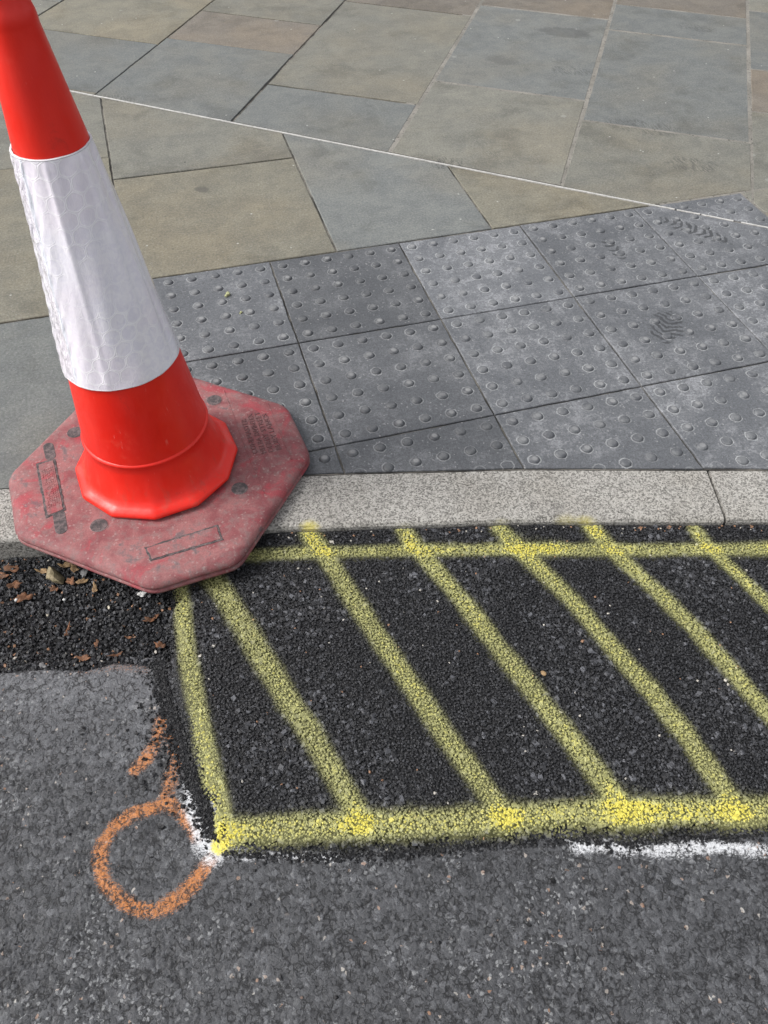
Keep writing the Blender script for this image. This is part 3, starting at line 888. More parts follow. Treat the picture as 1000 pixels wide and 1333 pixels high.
# -- the patch
def build_patch():
    gx, gy = np.meshgrid(np.arange(-.62, 1.25, .012), np.arange(-2.05, -.85, .012))
    V = np.stack([gx.ravel(), gy.ravel(), patch_z(gx.ravel(), gy.ravel()) - .0045 - .010 * (1 - sstep(.02, .06, inside_patch(gx.ravel(), gy.ravel())[0]))], 1)
    ny, nx = gx.shape
    idx = np.arange(nx * ny).reshape(ny, nx)
    q = np.stack([idx[:-1, :-1], idx[:-1, 1:], idx[1:, 1:], idx[1:, :-1]], -1).reshape(-1, 4)
    cx, cy = gx[:-1, :-1].ravel() + .006, gy[:-1, :-1].ravel() + .006
    keep = (inside_patch(cx, cy)[0] > .008) & (kerbd(cx, cy) > -.01)
    me = fastmesh('asphalt_patch', V, q[keep], True)
    y_, _ = yellow_all(V[:, 0], V[:, 1])
    add_attr(me, 'tone', np.full(len(V), .05))
    pc = np.zeros((len(V), 4)); pc[:, 0] = np.clip(y_, 0, 2) * .6; add_attr(me, 'paint', pc, 'FLOAT_COLOR')
    patch = tag(obj('asphalt_patch', me, M_PATCH), kind='structure')
    # fine filler stones on a jittered grid, then the bigger chippings
    s = .0040
    gx, gy = np.meshgrid(np.arange(-.60, 1.2, s), np.arange(-2.0, -.9, s))
    x = (gx + RNG.uniform(-.5, .5, gx.shape) * s * 1.2).ravel(); y = (gy + RNG.uniform(-.5, .5, gx.shape) * s * 1.2).ravel()
    r = RNG.uniform(.0018, .0032, len(x))
    nb = 19000
    xb = RNG.uniform(-.6, 1.2, nb); yb = RNG.uniform(-2.0, -.9, nb)
    dens = sstep(.40, .62, fnoise(xb, yb, 7, 21))
    kp = RNG.random(nb) < .10 + .90 * dens
    xb, yb = xb[kp], yb[kp]
    rb = .0032 + .0044 * RNG.random(len(xb)) ** 1.9
    x = np.r_[x, xb]; y = np.r_[y, yb]; r = np.r_[r, rb]; big = np.r_[np.zeros(len(gx.ravel()), bool), np.ones(len(xb), bool)]
    ins, dl, df = inside_patch(x, y)
    edge = RNG.random(len(x)) < sstep(-.010, .003, ins)
    kp = edge & (ins > -.022) & (kerbd(x, y) > .003) & in_view(x, y)
    x, y, r, big = x[kp], y[kp], r[kp], big[kp]
    z = patch_z(x, y)
    tone = tones(len(x)); tone = np.where(big, np.clip(tone * 1.45 + .14, 0, .95), tone * .8 + .01)
    tone = np.where(RNG.random(len(x)) < .0016, 1.0, tone)
    tone = np.where(RNG.random(len(x)) < .0012, .967, tone)
    kd = kerbd(x, y); tone = np.where((kd < .018) & (RNG.random(len(x)) < .05), np.where(RNG.random(len(x)) < .6, .967, 1.0), tone)
    zc = z - r * RNG.uniform(.22, .42, len(x)) + RNG.normal(0, .00045, len(x)) + np.where(big, .0001, 0)
    V = stone_verts(np.stack([x, y, zc], 1), r, (.32, .55), .45)
    vx, vy = V[..., 0].ravel(), V[..., 1].ravel()
    yl, _ = yellow_all(vx, vy)
    rel = ((V[..., 2] - z[:, None]) / .0022).ravel()
    yl = yl * (.40 + .60 * sstep(-1.2, .2, rel)) * np.repeat(RNG.uniform(.72, 1.15, len(x)), NV)
    pc = np.zeros((len(vx), 4)); pc[:, 0] = np.clip(yl, 0, 2); pc = pc.reshape(-1, NV, 4)
    _, S = yellow_all(x, y)
    own = np.where(S.max(0) > .45, S.argmax(0), -1)
    # diagonals keep their own body; the two long lines own the crossings
    o = obj('aggregate', stone_mesh('aggregate', V[own < 0], tone[own < 0], pc[own < 0], M_PATCH), None, patch)
    tag(o, kind='stuff')
    for k, (ln, lab) in enumerate(LINES):
        q = own == k
        if q.sum() > 5:
            o = obj('painted_line', stone_mesh('painted_line', V[q], tone[q], pc[q], M_PATCH), None, patch)
            o['label'] = lab
    return patch
patch = build_patch()

# -- the worn road: one broad sheet, and its pebbled surface where the photograph shows it
road = tag(obj('road', pymesh('road', [(-40, -60, Z_ROAD - .04), (40, -60, Z_ROAD - .04), (40, -14, Z_ROAD - .04), *[(x, kerb_back(x) - .08, Z_ROAD - .04) for x in (2.5, 1.6, .8, .4, 0, -.65, -1.5, -2.5)], (-40, 6.6, Z_ROAD - .04)], [tuple(range(12))]), M_FAR), kind='structure')

ring_c = at(197, 1119, Z_ROAD)[:2]
RING = at2([(222, 1046), (200, 1050), (172, 1058), (148, 1076), (133, 1100), (129, 1126), (137, 1152), (156, 1172), (182, 1184), (206, 1184), (232, 1170), (252, 1150), (266, 1130), (276, 1114)], Z_ROAD)
RING2 = at2([(214, 1046), (234, 1055), (247, 1071), (256, 1092)], Z_ROAD)
ARROW = [at2([(212, 938), (205, 962), (192, 985), (176, 1004)], Z_ROAD), at2([(213, 940), (226, 965), (232, 990), (222, 1012), (214, 1042)], Z_ROAD)]
WHITE = [(at2([(252, 1036), (258, 1060), (265, 1084), (282, 1106)], Z_ROAD), .025, 1.0), (at2([(275, 1104), (330, 1114), (380, 1113), (440, 1116)], Z_ROAD), .010, .75),
         (at2([(750, 1100), (800, 1101), (860, 1105), (930, 1102), (1000, 1108), (1100, 1106)], Z_ROAD), .0165, .80), (at2([(520, 1112), (640, 1108), (740, 1104)], Z_ROAD), .009, .22)]
def orange(x, y):
    d1, _ = polyd(x, y, RING); d2, _ = polyd(x, y, RING2); d3, _ = polyd(x, y, ARROW[0]); d4, _ = polyd(x, y, ARROW[1])
    n = .75 + .5 * vnoise(x, y, 30, 9)
    ring = np.maximum(1 - sstep(.25, 1.65, d1 / (.0150 * n)), .95 * (1 - sstep(.3, 1.6, d2 / (.0150 * n))))
    arr = np.maximum(.95 * (1 - sstep(.25, 1.6, d3 / (.0165 * n))), .85 * (1 - sstep(.25, 1.7, d4 / (.0175 * n))))
    # rusty stain at the corner of the old surface
    d5, _ = polyd(x, y, at2([(108, 872), (150, 866), (190, 870)], Z_ROAD))
    return ring, arr, .55 * (1 - sstep(.3, 1.4, d5 / .018))
def white(x, y):
    out = np.zeros(x.shape)
    for P, w, a in WHITE:
        d, _ = polyd(x, y, P); n = .35 + 1.3 * fnoise(x, y, 30, 11)
        out = np.maximum(out, a * (1 - sstep(.15, 1.7, d / (w * n))))
    return out

def trench_front(x):      # near edge of the dug strip on the left, as y
    P = at2([(-200, 884), (-60, 877), (0, 874), (60, 868), (110, 870), (150, 860), (215, 866), (260, 880)], Z_ROAD)
    return np.interp(x, P[:, 0], P[:, 1])

def build_road():
    s = .0021
    gx, gy = np.meshgrid(np.arange(-1.05, .62, s), np.arange(-2.32, -1.02, s))
    ny, nx = gx.shape
    x = gx.ravel(); y = gy.ravel()
    ins = inside_patch(x, y)[0]
    need = (ins < .05) & in_view(x, y, .12) & (y - trench_front(x) < .02 + .006 * (fnoise(x, y, 40, 8) - .5)) 
    need &= ~((x > -.47) & (y > -1.2))
    # cells = stones
    def cells(sz, seed):
        wx = x + .0026 * (vnoise(x, y, 160, seed) - .5) * 2; wy = y + .0026 * (vnoise(x, y, 160, seed + 3) - .5) * 2
        ix = np.floor(wx / sz).astype(int); iy = np.floor(wy / sz).astype(int)
        rg = np.random.default_rng(seed); J = rg.random((1024, 1024, 3))
        f1 = np.full(x.shape, 9.0); f2 = f1.copy(); cid = np.zeros(x.shape, int); cxx = f1.copy(); cyy = f1.copy()
        for dx in (-1, 0, 1):
            for dy in (-1, 0, 1):
                a = (ix + dx) % 1024; b = (iy + dy) % 1024
                px = (ix + dx + .08 + .84 * J[a, b, 0]) * sz; py = (iy + dy + .08 + .84 * J[a, b, 1]) * sz
                d = np.hypot(wx - px, (wy - py)) + J[a, b, 2] * sz * .25
                q = d < f1
                f2 = np.where(q, f1, np.minimum(f2, d)); cid = np.where(q, a * 1024 + b, cid)
                cxx = np.where(q, px, cxx); cyy = np.where(q, py, cyy); f1 = np.where(q, d, f1)
        rr = rg.random((3, 1024 * 1024))
        return (f2 - f1) / sz, rr[:, cid], wx - cxx, wy - cyy
    e1, r1, ax, ay = cells(.0090, 5)
    e2, r2, bx, by = cells(.0052, 9)
    worn = sstep(.35, .65, fnoise(x, y, 5, 31))                 # where the surface is rubbed smooth
    crev = sstep(.42, .70, fnoise(x, y, 45, 33)) 
    h = -.0018 * (1 - sstep(0, .34, e1)) * (.25 + .95 * crev) * (1.15 - .6 * worn)
    h += -.0010 * (1 - sstep(0, .35, e2)) * (.3 + .7 * r1[0])
    h += (r1[0] - .5) * .0009 + (ax * (r1[1] - .5) + ay * (r1[2] - .5)) * .13 * (1.1 - .5 * worn)
    h += .006 * (fnoise(x, y, 4, 35) - .5)
    # the old top falls away at the dug edge
    dt = trench_front(x) - y
    h -= .010 * (1 - sstep(-.004, .010, dt)) * (x < -.42)
    z = Z_ROAD + h
    dust = sstep(.0, .22, (y - (-1.44)) + .30 * (fnoise(x, y, 9, 36) - .5)) * (x < -.30)
    tone = .20 + .30 * (r1[0] ** 2.0) * (1 - .3 * worn) + .14 * (r2[0] - .5) + .10 * (fnoise(x, y, 6, 37) - .5) + .55 * dust
    tone = tone - .30 * (1 - sstep(0, .22, e1)) * crev
    lightst = (r1[1] > .93) & (e1 > .16)
    # a scatter of pale polished stones in patches
    pz = sstep(.55, .7, fnoise(x, y, 4.5, 41))
    tone = np.where(lightst, tone + (.10 + .35 * pz), tone)
    tone = np.clip(tone, .02, .95)
    tone = np.where((r2[1] > .9925) & (e2 > .1), 1.0, tone)
    tone = np.where((r2[1] < .0045) & (e2 > .1), .967, tone)
    ring, arr, rust = orange(x, y); wh = white(x, y)
    pc = np.zeros((len(x), 4))
    pc[:, 1] = .70 * np.maximum(np.maximum(ring, arr), rust) * (1 - .55 * (1 - sstep(0, .2, e1)) * crev)
    pc[:, 2] = wh * (1 - .6 * (1 - sstep(0, .2, e1)) * crev)
    q0 = at(284, 1093, zp)[:2]
    pc[:, 0] = np.clip(1.5 * np.exp(-(np.hypot(x - q0[0], y - q0[1]) / .016) ** 2), 0, 1.5)
    idx = np.arange(nx * ny).reshape(ny, nx)
    q = np.stack([idx[:-1, :-1], idx[:-1, 1:], idx[1:, 1:], idx[1:, :-1]], -1).reshape(-1, 4)
    q = q[need[q].all(1)]
    V = np.stack([x, y, z], 1)
    cls = np.zeros(len(x), int)
    cls[(ring > .3)] = 1; cls[(arr > .3) & (cls == 0)] = 2; cls[(wh > .35)] = 3
    fc = cls[q[:, 0]]
    def part(name, sel, label=None):
        qq = q[sel]
        u, inv = np.unique(qq, return_inverse=True)
        me = fastmesh(name, V[u], inv.reshape(-1, 4), True)
        add_attr(me, 'tone', tone[u]); add_attr(me, 'paint', pc[u], 'FLOAT_COLOR')
        o = obj(name, me, M_ROAD, road)
        if label: o['label'] = label
        return o
    part('worn_surface', fc == 0)
    part('painted_ring', fc == 1, 'orange ring sprayed on the worn asphalt')
    part('painted_arrow', fc == 2, 'faded orange arrowhead sprayed above the orange ring')
    east = V[q[:, 0], 0] > .0
    part('white_overspray', (fc == 3) & ~east, 'white spray at the left corner of the patch')
    part('white_overspray', (fc == 3) & east, 'white spray below the yellow near edge, at right')
build_road()

# -- loose black crumbs in the dug strip and strewn over the worn road
def zero_paint(V): 
    p = np.zeros((len(V), NV, 4)); return p
def build_trench():
    gx, gy = np.meshgrid(np.arange(-1.3, -.36, .012), np.arange(-1.34, -.70, .012))
    x, y = gx.ravel(), gy.ravel()
    z = Z_TRENCH + .010 * (fnoise(x, y, 11, 50) - .5) + .010 * sstep(.05, -.01, y - trench_front(x))
    ny, nx = gx.shape; idx = np.arange(nx * ny).reshape(ny, nx)
    q = np.stack([idx[:-1, :-1], idx[:-1, 1:], idx[1:, 1:], idx[1:, :-1]], -1).reshape(-1, 4)
    cx, cy = gx[:-1, :-1].ravel(), gy[:-1, :-1].ravel()
    keep = (cy > trench_front(cx) - .012) & (kerbd(cx, cy) > -.02)
    me = fastmesh('dug_strip', np.stack([x, y, z - .003], 1), q[keep], True)
    add_attr(me, 'tone', np.full(len(x), .03)); add_attr(me, 'paint', np.zeros((len(x), 4)), 'FLOAT_COLOR')
    dug = tag(obj('dug_strip', me, M_PATCH), kind='structure')
    N = 26000
    x = RNG.uniform(-1.05, -.40, N); y = RNG.uniform(-1.31, -.72, N)
    s = y - trench_front(x)
    kp = (RNG.random(N) < sstep(-.022, .006, s)) & (kerbd(x, y) > .002) & in_view(x, y) & (inside_patch(x, y)[0] < .02)
    x, y = x[kp], y[kp]; N = len(x)
    r = .0018 + .0038 * RNG.random(N) ** 2.4
    z = Z_TRENCH + .010 * (fnoise(x, y, 11, 50) - .5) + .010 * sstep(.05, -.01, y - trench_front(x)) + r * RNG.uniform(-.3, .8, N)
    tone = np.clip(tones(N) * 1.0 + .03, 0, .95)
    tone = np.where(RNG.random(N) < .006, 1.0, tone); tone = np.where(RNG.random(N) < .022, .967, tone)
    V = stone_verts(np.stack([x, y, z], 1), r, (.55, .95), 1.0)
    tag(obj('loose_aggregate', stone_mesh('loose_aggregate', V, tone, zero_paint(V), M_PATCH), None, dug), kind='stuff')
    # crumbs spilt over the old road
    N = 4200
    t = RNG.random(N)
    py = -1.22 - .37 * t; px = np.interp(-py, -P_LEFT[:, 1], P_LEFT[:, 0])
    off = -np.abs(RNG.normal(0, .012, N)); x = px + off; y = py + RNG.normal(0, .008, N)
    x2 = RNG.uniform(-.40, .9, 2600); y2 = np.interp(x2, P_FRONT[:, 0], P_FRONT[:, 1]) - np.abs(RNG.normal(0, .007, 2600))
    k2 = RNG.random(2600) < .65; x2, y2 = x2[k2], y2[k2]
    x3 = RNG.uniform(-.85, .4, 90); y3 = RNG.uniform(-2.0, -1.22, 90)
    x4 = RNG.normal(-.465, .030, 230); y4 = RNG.normal(-1.40, .07, 230)
    big = np.r_[np.zeros(len(x) + len(x2)), np.ones(len(x3) + len(x4))]
    x = np.r_[x, x2, x3, x4]; y = np.r_[y, y2, y3, y4]
    kp = (inside_patch(x, y)[0] < .004) & in_view(x, y) & (y < trench_front(x) + .01)
    x, y, big = x[kp], y[kp], big[kp]; N = len(x)
    r = np.where(big > 0, .0018 + .0034 * RNG.random(N) ** 1.6, .0015 + .0024 * RNG.random(N) ** 2)
    z = Z_ROAD + .006 * (fnoise(x, y, 4, 35) - .5) + r * .25
    tone = np.clip(tones(N) * .5, 0, .5)
    V = stone_verts(np.stack([x, y, z], 1), r, (.55, .95), 1.0)
    tag(obj('spilt_crumbs', stone_mesh('spilt_crumbs', V, tone, zero_paint(V), M_PATCH), None, road), kind='stuff')
build_trench()

# ---------------------------------------------------------------- the traffic cone
CONE = (-.398, -.782)
BA = math.radians(-39.3)
cone = obj('traffic_cone', None, None, None, (CONE[0], CONE[1], 0))
tag(cone, 'red traffic cone with white reflective sleeve on a dusty octagonal red rubber base', 'traffic cone')
def local(u, v, z):
    p = at(u, v, z); return Vector((p[0] - CONE[0], p[1] - CONE[1], z))

ZB = .040
def base_mesh():
    h, ch, R_ = .2900, .126, .022
    corners = [(h, -h + ch), (h, h - ch), (h - ch, h), (-h + ch, h), (-h, h - ch), (-h, -h + ch), (-h + ch, -h), (h - ch, -h)]
    ox, oy = -.394 - CONE[0], -.787 - CONE[1]
    ring = []
    for i in range(8):
        a = Vector(corners[i - 1]); b = Vector(corners[i]); c = Vector(corners[(i + 1) % 8])
        u = (a - b).normalized() * R_; w = (c - b).normalized() * R_
        for t in (0, .25, .5, .75, 1):
            ring.append(b + u * (1 - t) ** 2 + w * t ** 2)
        for t in (.2, .4, .6, .8):
            ring.append(b + w + (c - b - w - (c - b).normalized() * R_) * t)
    prof = [(.008, .001), (.002, .004), (.0, .009), (.001, .0135), (.0085, .0150), (.0085, .0182), (.001, .0200), (.0005, .0245), (.004, .0310), (.010, .0360), (.020, .0388), (.034, .0398), (.11, ZB)]
    V = []; Fc = []; n = len(ring)
    c_, s_ = math.cos(BA), math.sin(BA)
    for ins, z in prof:
        k = 1 - ins / h
        for q in ring:
            wob = .0009 * math.sin(q.x * 40) * math.cos(q.y * 33)
            x, y = q.x * k, q.y * k
            V.append((c_ * x - s_ * y + ox, s_ * x + c_ * y + oy, z + (wob if .003 < z < .03 else 0)))
    for a in range(len(prof) - 1):
        for i in range(n):
            j = (i + 1) % n
            Fc.append((a * n + i, a * n + j, (a + 1) * n + j, (a + 1) * n + i))
    Fc.append(tuple(range(n))[::-1]); Fc.append(tuple((len(prof) - 1) * n + i for i in range(n)))
    me = pymesh('base', V, Fc, True)
    return me
base = obj('base', base_mesh(), M_BASE, cone)
base['label'] = 'dusty red rubber octagonal base with stepped edge'

def prism(name, pts, z0, z1, mat, parent, bev=.0008):
    """flat raised piece from a plan outline (cone-local)"""
    n = len(pts); c = sum(pts, Vector((0, 0, 0))) / n
    V = [(p.x, p.y, z0) for p in pts] + [(p.x, p.y, z1 - bev * .6) for p in pts]
    for p in pts:
        d = (Vector((c.x, c.y, 0)) - Vector((p.x, p.y, 0))).normalized() * bev
        V.append((p.x + d.x, p.y + d.y, z1))
    Fc = []
    for i in range(n):
        j = (i + 1) % n
        Fc += [(i, j, n + j, n + i), (n + i, n + j, 2 * n + j, 2 * n + i)]
    Fc.append(tuple(range(2 * n, 3 * n)))
    me = pymesh(name, V, Fc)
    bm = bmesh.new(); bm.from_mesh(me); bmesh.ops.recalc_face_normals(bm, faces=bm.faces); bm.to_mesh(me); bm.free()
    return obj(name, me, mat, parent)

def circle(c, r, n=28, squash=1.0):
    return [Vector((c.x + r * math.cos(6.2832 * i / n), c.y + r * math.sin(6.2832 * i / n), 0)) for i in range(n)]

def ragged(pts, step=.006, j=.0007):
    out = []
    for i in range(len(pts)):
        a, b = pts[i], pts[(i + 1) % len(pts)]
        k = max(1, int((b - a).length / step))
        for q in range(k): out.append(a.lerp(b, q / k) + Vector((random.gauss(0, j), random.gauss(0, j), 0)))
    return out

for u, v in ((129, 684), (312, 636), (98, 563), (279, 521)):
    c = local(u, v, ZB)
    prism('plug_rim', circle(c, .0195), ZB - .004, ZB + .0006, M_BASE, base)
    p = prism('plug', circle(c, .0180), ZB - .004, ZB + .0010, M_DIRT, base)
def panel(px, w):
    P = [local(u, v, ZB) for u, v in px]
    c = sum(P, Vector((0, 0, 0))) / 4
    prism('panel_border', ragged(P), ZB - .004, ZB + .0010, M_DIRT, base)
    q2 = [(p.x, p.y) for p in P]
    q2 = inset(q2 if area(q2) > 0 else q2[::-1], w)
    Q = [Vector((a, b, ZB)) for a, b in q2]
    Q = sorted(Q, key=lambda v: [((v - p).length) for p in P].index(min((v - p).length for p in P)))
    return prism('panel', ragged(Q, .006, .0004), ZB - .004, ZB + .0019, M_BASE, base), Q
panel([(188, 713), (284, 683), (291, 703), (196, 731)], .0045)
pl, Q = panel([(47, 604), (72, 597), (86, 664), (60, 675)], .0050)
# illegible rows of moulded lettering on the small plate: short raised ticks
def rows(Q):
    V = []; Fc = []
    o, ex, ey = Q[3], Q[0] - Q[3], Q[2] - Q[3]
    for rw in range(6):
        t = .12
        while t < .86:
            w = random.uniform(.015, .04)
            if random.random() < .85:
                for a0, b0, a1, b1 in ((t, .12 + rw * .14, t + w, .12 + rw * .14 + .07),):
                    k = len(V)
                    for z in (ZB, ZB + .0027):
                        for aa, bb in ((a0, b0), (a1, b0), (a1, b1), (a0, b1)):
                            p = o + ex * aa + ey * bb; V.append((p.x, p.y, z))
                    Fc += [(k, k + 1, k + 5, k + 4), (k + 1, k + 2, k + 6, k + 5), (k + 2, k + 3, k + 7, k + 6), (k + 3, k, k + 4, k + 7), (k + 4, k + 5, k + 6, k + 7)]
            t += w + .012
    obj('moulded_lettering', pymesh('moulded_lettering', V, Fc), M_BASE, base)
rows(Q)
def slot(a, b, r):
    a, b = local(*a, ZB), local(*b, ZB)
    d = (b - a).normalized(); n = Vector((-d.y, d.x, 0))
    pts = [b + d * r * math.cos(t) + n * r * math.sin(t) for t in np.linspace(-math.pi / 2, math.pi / 2, 10)] + \
          [a - d * r * math.cos(t) - n * r * math.sin(t) for t in np.linspace(-math.pi / 2, math.pi / 2, 10)]
    prism('slot', pts, ZB - .004, ZB + .0005, M_DIRT, base)
slot((63, 581), (66, 594), .0115); slot((77, 670), (80, 689), .0125)
def ridge(a, b, w=.0012):
    a, b = local(*a, ZB), local(*b, ZB)
    d = (b - a).normalized(); n = Vector((-d.y, d.x, 0)) * w
    prism('ridge', [a - n, b - n, b + n, a + n], ZB - .004, ZB + .0010, M_BASE, base, .0004)
ridge((291, 508), (344, 643)); ridge((348, 524), (380, 598))

def moulded_text(body, a, b, size, name='moulded_lettering'):
    cu = bpy.data.curves.new('t', 'FONT'); cu.body = body; cu.size = size; cu.extrude = .0007; cu.align_x = 'LEFT'; cu.resolution_u = 2
    t = bpy.data.objects.new('t', cu); COL.objects.link(t)
    bpy.context.view_layer.update()
    me = bpy.data.meshes.new_from_object(t.evaluated_get(bpy.context.evaluated_depsgraph_get()))
    bpy.data.objects.remove(t)
    a, b = local(*a, ZB), local(*b, ZB)
    d = b - a
    L = max(v.co.x for v in me.vertices)
    k = d.length / L
    ang = math.atan2(d.y, d.x)
    o = obj(name, me, M_TEXT, base, (a.x, a.y, ZB + .0006))
    o.rotation_euler = (0, 0, ang); o.scale = (k, 1, 1)
moulded_text('CONEMASTER', (336, 590), (320, 545), .017)
moulded_text('MELBA SWINTEX', (347, 590), (328, 538), .017)
moulded_text('DERBY STREET', (357, 588), (337, 536), .017)
moulded_text('BURY LANCS', (367, 585), (347, 538), .017)

def lathe(name, prof, n, poly=None, wob=None, uv=False):
    V = []; Fc = []
    for r, z, w in prof:
        for i in range(n):
            th = 2 * math.pi * i / n
            k = 1.0
            if poly and w > 0:
                st = 2 * math.pi / poly; a = ((th + .12) % st) - st / 2
                pk = math.cos(st / 2) / math.cos(a)
                k = 1 + w * (pk / (.5 * (1 + math.cos(st / 2))) - 1)
            rr = r * k + (wob(th, z) if wob else 0)
            V.append((rr * math.cos(th), rr * math.sin(th), z))
    for a in range(len(prof) - 1):
        for i in range(n):
            j = (i + 1) % n
            Fc.append((a * n + i, a * n + j, (a + 1) * n + j, (a + 1) * n + i))
    me = pymesh(name, V, Fc, True)
    if uv:
        lay = me.uv_layers.new(name='UVMap')
        R0 = prof[0][0]; li = 0
        for a in range(len(prof) - 1):
            for i in range(n):
                rm = (prof[a][0] + prof[a + 1][0]) / 2
                for (ii, aa) in ((i, a), (i + 1, a), (i + 1, a + 1), (i, a + 1)):
                    r = prof[aa][0]; th = ((2 * math.pi * i / n - SEAM + math.pi) % (2 * math.pi)) - math.pi + 2 * math.pi * (ii - i) / n
                    lay.data[li].uv = (th * r, prof[aa][1] - prof[0][1]); li += 1
    return me

TILT = (math.radians(1.3), math.radians(-1.2))
def rc(z): return .1070 - (z - .340) * .1210
sk = [(.150, .036, 1), (.1735, .0415, 1), (.1775, .0450, 1), (.1770, .0500, 1), (.1725, .0555, 1), (.1640, .0590, 1), (.1570, .0635, .8), (.1520, .0720, .5), (.1465, .0850, .25), (.1400, .1080, .08),
      (.1345, .1300, 0), (rc(.150) + .0022, .1500, 0), (rc(.153) + .0052, .1530, 0), (rc(.157) + .0052, .1565, 0), (rc(.160) + .0022, .1590, 0), (rc(.162) - .0004, .1600, 0)]
sk = [(r * .985, z, w) for r, z, w in sk]
skirt = obj('skirt', lathe('skirt', sk, 144, 12), M_RED, cone)
skirt['label'] = 'flared red skirt with a twelve-sided lip'
body_prof = [(rc(z), z, 0) for z in np.linspace(.156, .905, 24)]
body_prof += [(rc(.910) + .0006, .909, 0), (rc(.915) + .0012, .913, 0), (rc(.92) + .0012, .921, 0), (rc(.93) + .0006, .928, 0), (rc(.935) - .0004, .934, 0), (rc(.94) - .0008, .940, 0), (rc(.99) - .002, .990, 0), (rc(.99) - .006, .998, 0), (rc(.99) - .014, 1.0, 0), (.012, .995, 0), (.010, .94, 0)]
def bw(th, z): return .0005 * math.sin(3 * th + 2 * z) + .0004 * math.sin(5 * th - 9 * z)
body = obj('body', lathe('body', body_prof, 96, None, bw), M_RED, cone)

cam_th = math.atan2(CAM_C[1] - CONE[1], CAM_C[0] - CONE[0])
SEAM = cam_th - .95
def sw(th, z):
    d = ((th - SEAM + math.pi) % (2 * math.pi)) - math.pi
    w = .0011 * math.sin(7 * th + 11 * z) + .0007 * math.sin(13 * th - 23 * z + 1)
    lf = math.exp(-((d + .35) / .45) ** 2)
    w += lf * (.0012 * math.sin(60 * z + 18 * th) + .0008 * math.sin(140 * z - 31 * th))
    w += .0016 * math.exp(-(d / .035) ** 2)
    # two soft creases down the film
    for c, a in ((.62, .0018), (1.55, .0022), (2.0, -.0012)):
        w += a * math.exp(-((d - c - .25 * (z - .5)) / .07) ** 2)
    return w * (.35 + .65 * float(sstep(.338, .352, z) * sstep(.742, .730, z))) + .0030 * float(sstep(.47, .338, z)) * math.exp(-((d + .25) / .8) ** 2)
zs = np.linspace(.338, .742, 90)
sleeve = obj('reflective_sleeve', lathe('reflective_sleeve', [(rc(z) + .0036, z, 0) for z in zs], 240, None, sw, True), M_SLEEVE, cone)
sleeve['label'] = 'white reflective sleeve with honeycomb pattern and a vertical seam'
for zc in (.338, .742):
    obj('sleeve_edge', lathe('sleeve_edge', [(rc(zc) + .0005, zc - .0012, 0), (rc(zc) + .0036, zc - .0011, 0), (rc(zc) + .0040, zc, 0), (rc(zc) + .0036, zc + .0011, 0), (rc(zc) + .0005, zc + .0012, 0)], 120, None, sw), M_RIM, sleeve)
for o in (skirt, body, sleeve):
    o.rotation_euler = (-TILT[0] * 0 - math.radians(1.28), math.radians(-1.75), 0)

# ---------------------------------------------------------------- litter: leaves, pebbles, scraps
M_LEAF1 = mat_simple('dry_leaf_orange', (.26, .115, .055), (.11, .055, .03), 70)
M_LEAF2 = mat_simple('dry_leaf_tan', (.36, .24, .12), (.24, .15, .08), 70)
M_LEAF3 = mat_simple('mossy_stone', (.20, .17, .09), (.33, .27, .17), 55)
M_STONE = mat_simple('grey_pebble', (.13, .13, .135), (.21, .21, .21), 60)
M_PALE = mat_simple('pale_pebble', (.55, .50, .40), (.66, .60, .48), 60)
M_WHITE = mat_simple('white_scrap', (.72, .72, .70), (.80, .80, .78), 60)
M_BUD = mat_simple('green_bud', (.52, .52, .30), (.40, .42, .20), 200)
def leaf(name, u, v, size, mat, label, z=Z_TRENCH + .004, asp=.7, rot=None, curl=.35, cat='leaf', group=None):
    p = at(u, v, z)
    n = 18; V = []; Fc = []
    f1, f2 = random.uniform(0, 6.28), random.uniform(0, 6.28)
    rr = [1 + .22 * math.sin(3 * 6.2832 * i / n + f1) + .16 * math.sin(5 * 6.2832 * i / n + f2) + random.uniform(-.1, .1) + (.55 if i == 0 else 0) for i in range(n)]
    rot = random.uniform(0, 6.28) if rot is None else rot
    size *= 1.08
    def P(x, y):
        zz = curl * (x * x * .8 - y * y * .5) * size + .12 * size * math.sin(3 * x + 2 * y) + .10 * size * math.sin(7 * x - 5 * y + f1) + .22 * size * abs(y)
        return x * size, y * size, zz
    rings = (0.0, .5, 1.0)
    V.append(P(0, 0))
    for k in rings[1:]:
        for i in range(n):
            a = 6.2832 * i / n
            V.append(P(k * rr[i] * math.cos(a), k * rr[i] * asp * math.sin(a)))
    for i in range(n):
        j = (i + 1) % n
        Fc.append((0, 1 + i, 1 + j)); Fc.append((1 + i, 1 + n + i, 1 + n + j, 1 + j))
    me = pymesh(name, V, Fc, True)
    bm = bmesh.new(); bm.from_mesh(me)
    bmesh.ops.solidify(bm, geom=bm.faces[:], thickness=.0006); bm.to_mesh(me); bm.free()
    o = obj(name, me, mat, None, (p[0], p[1], z + size * .06))
    o.rotation_euler = (random.uniform(-.2, .2), random.uniform(-.2, .2), rot)
    tag(o, label, cat, group)
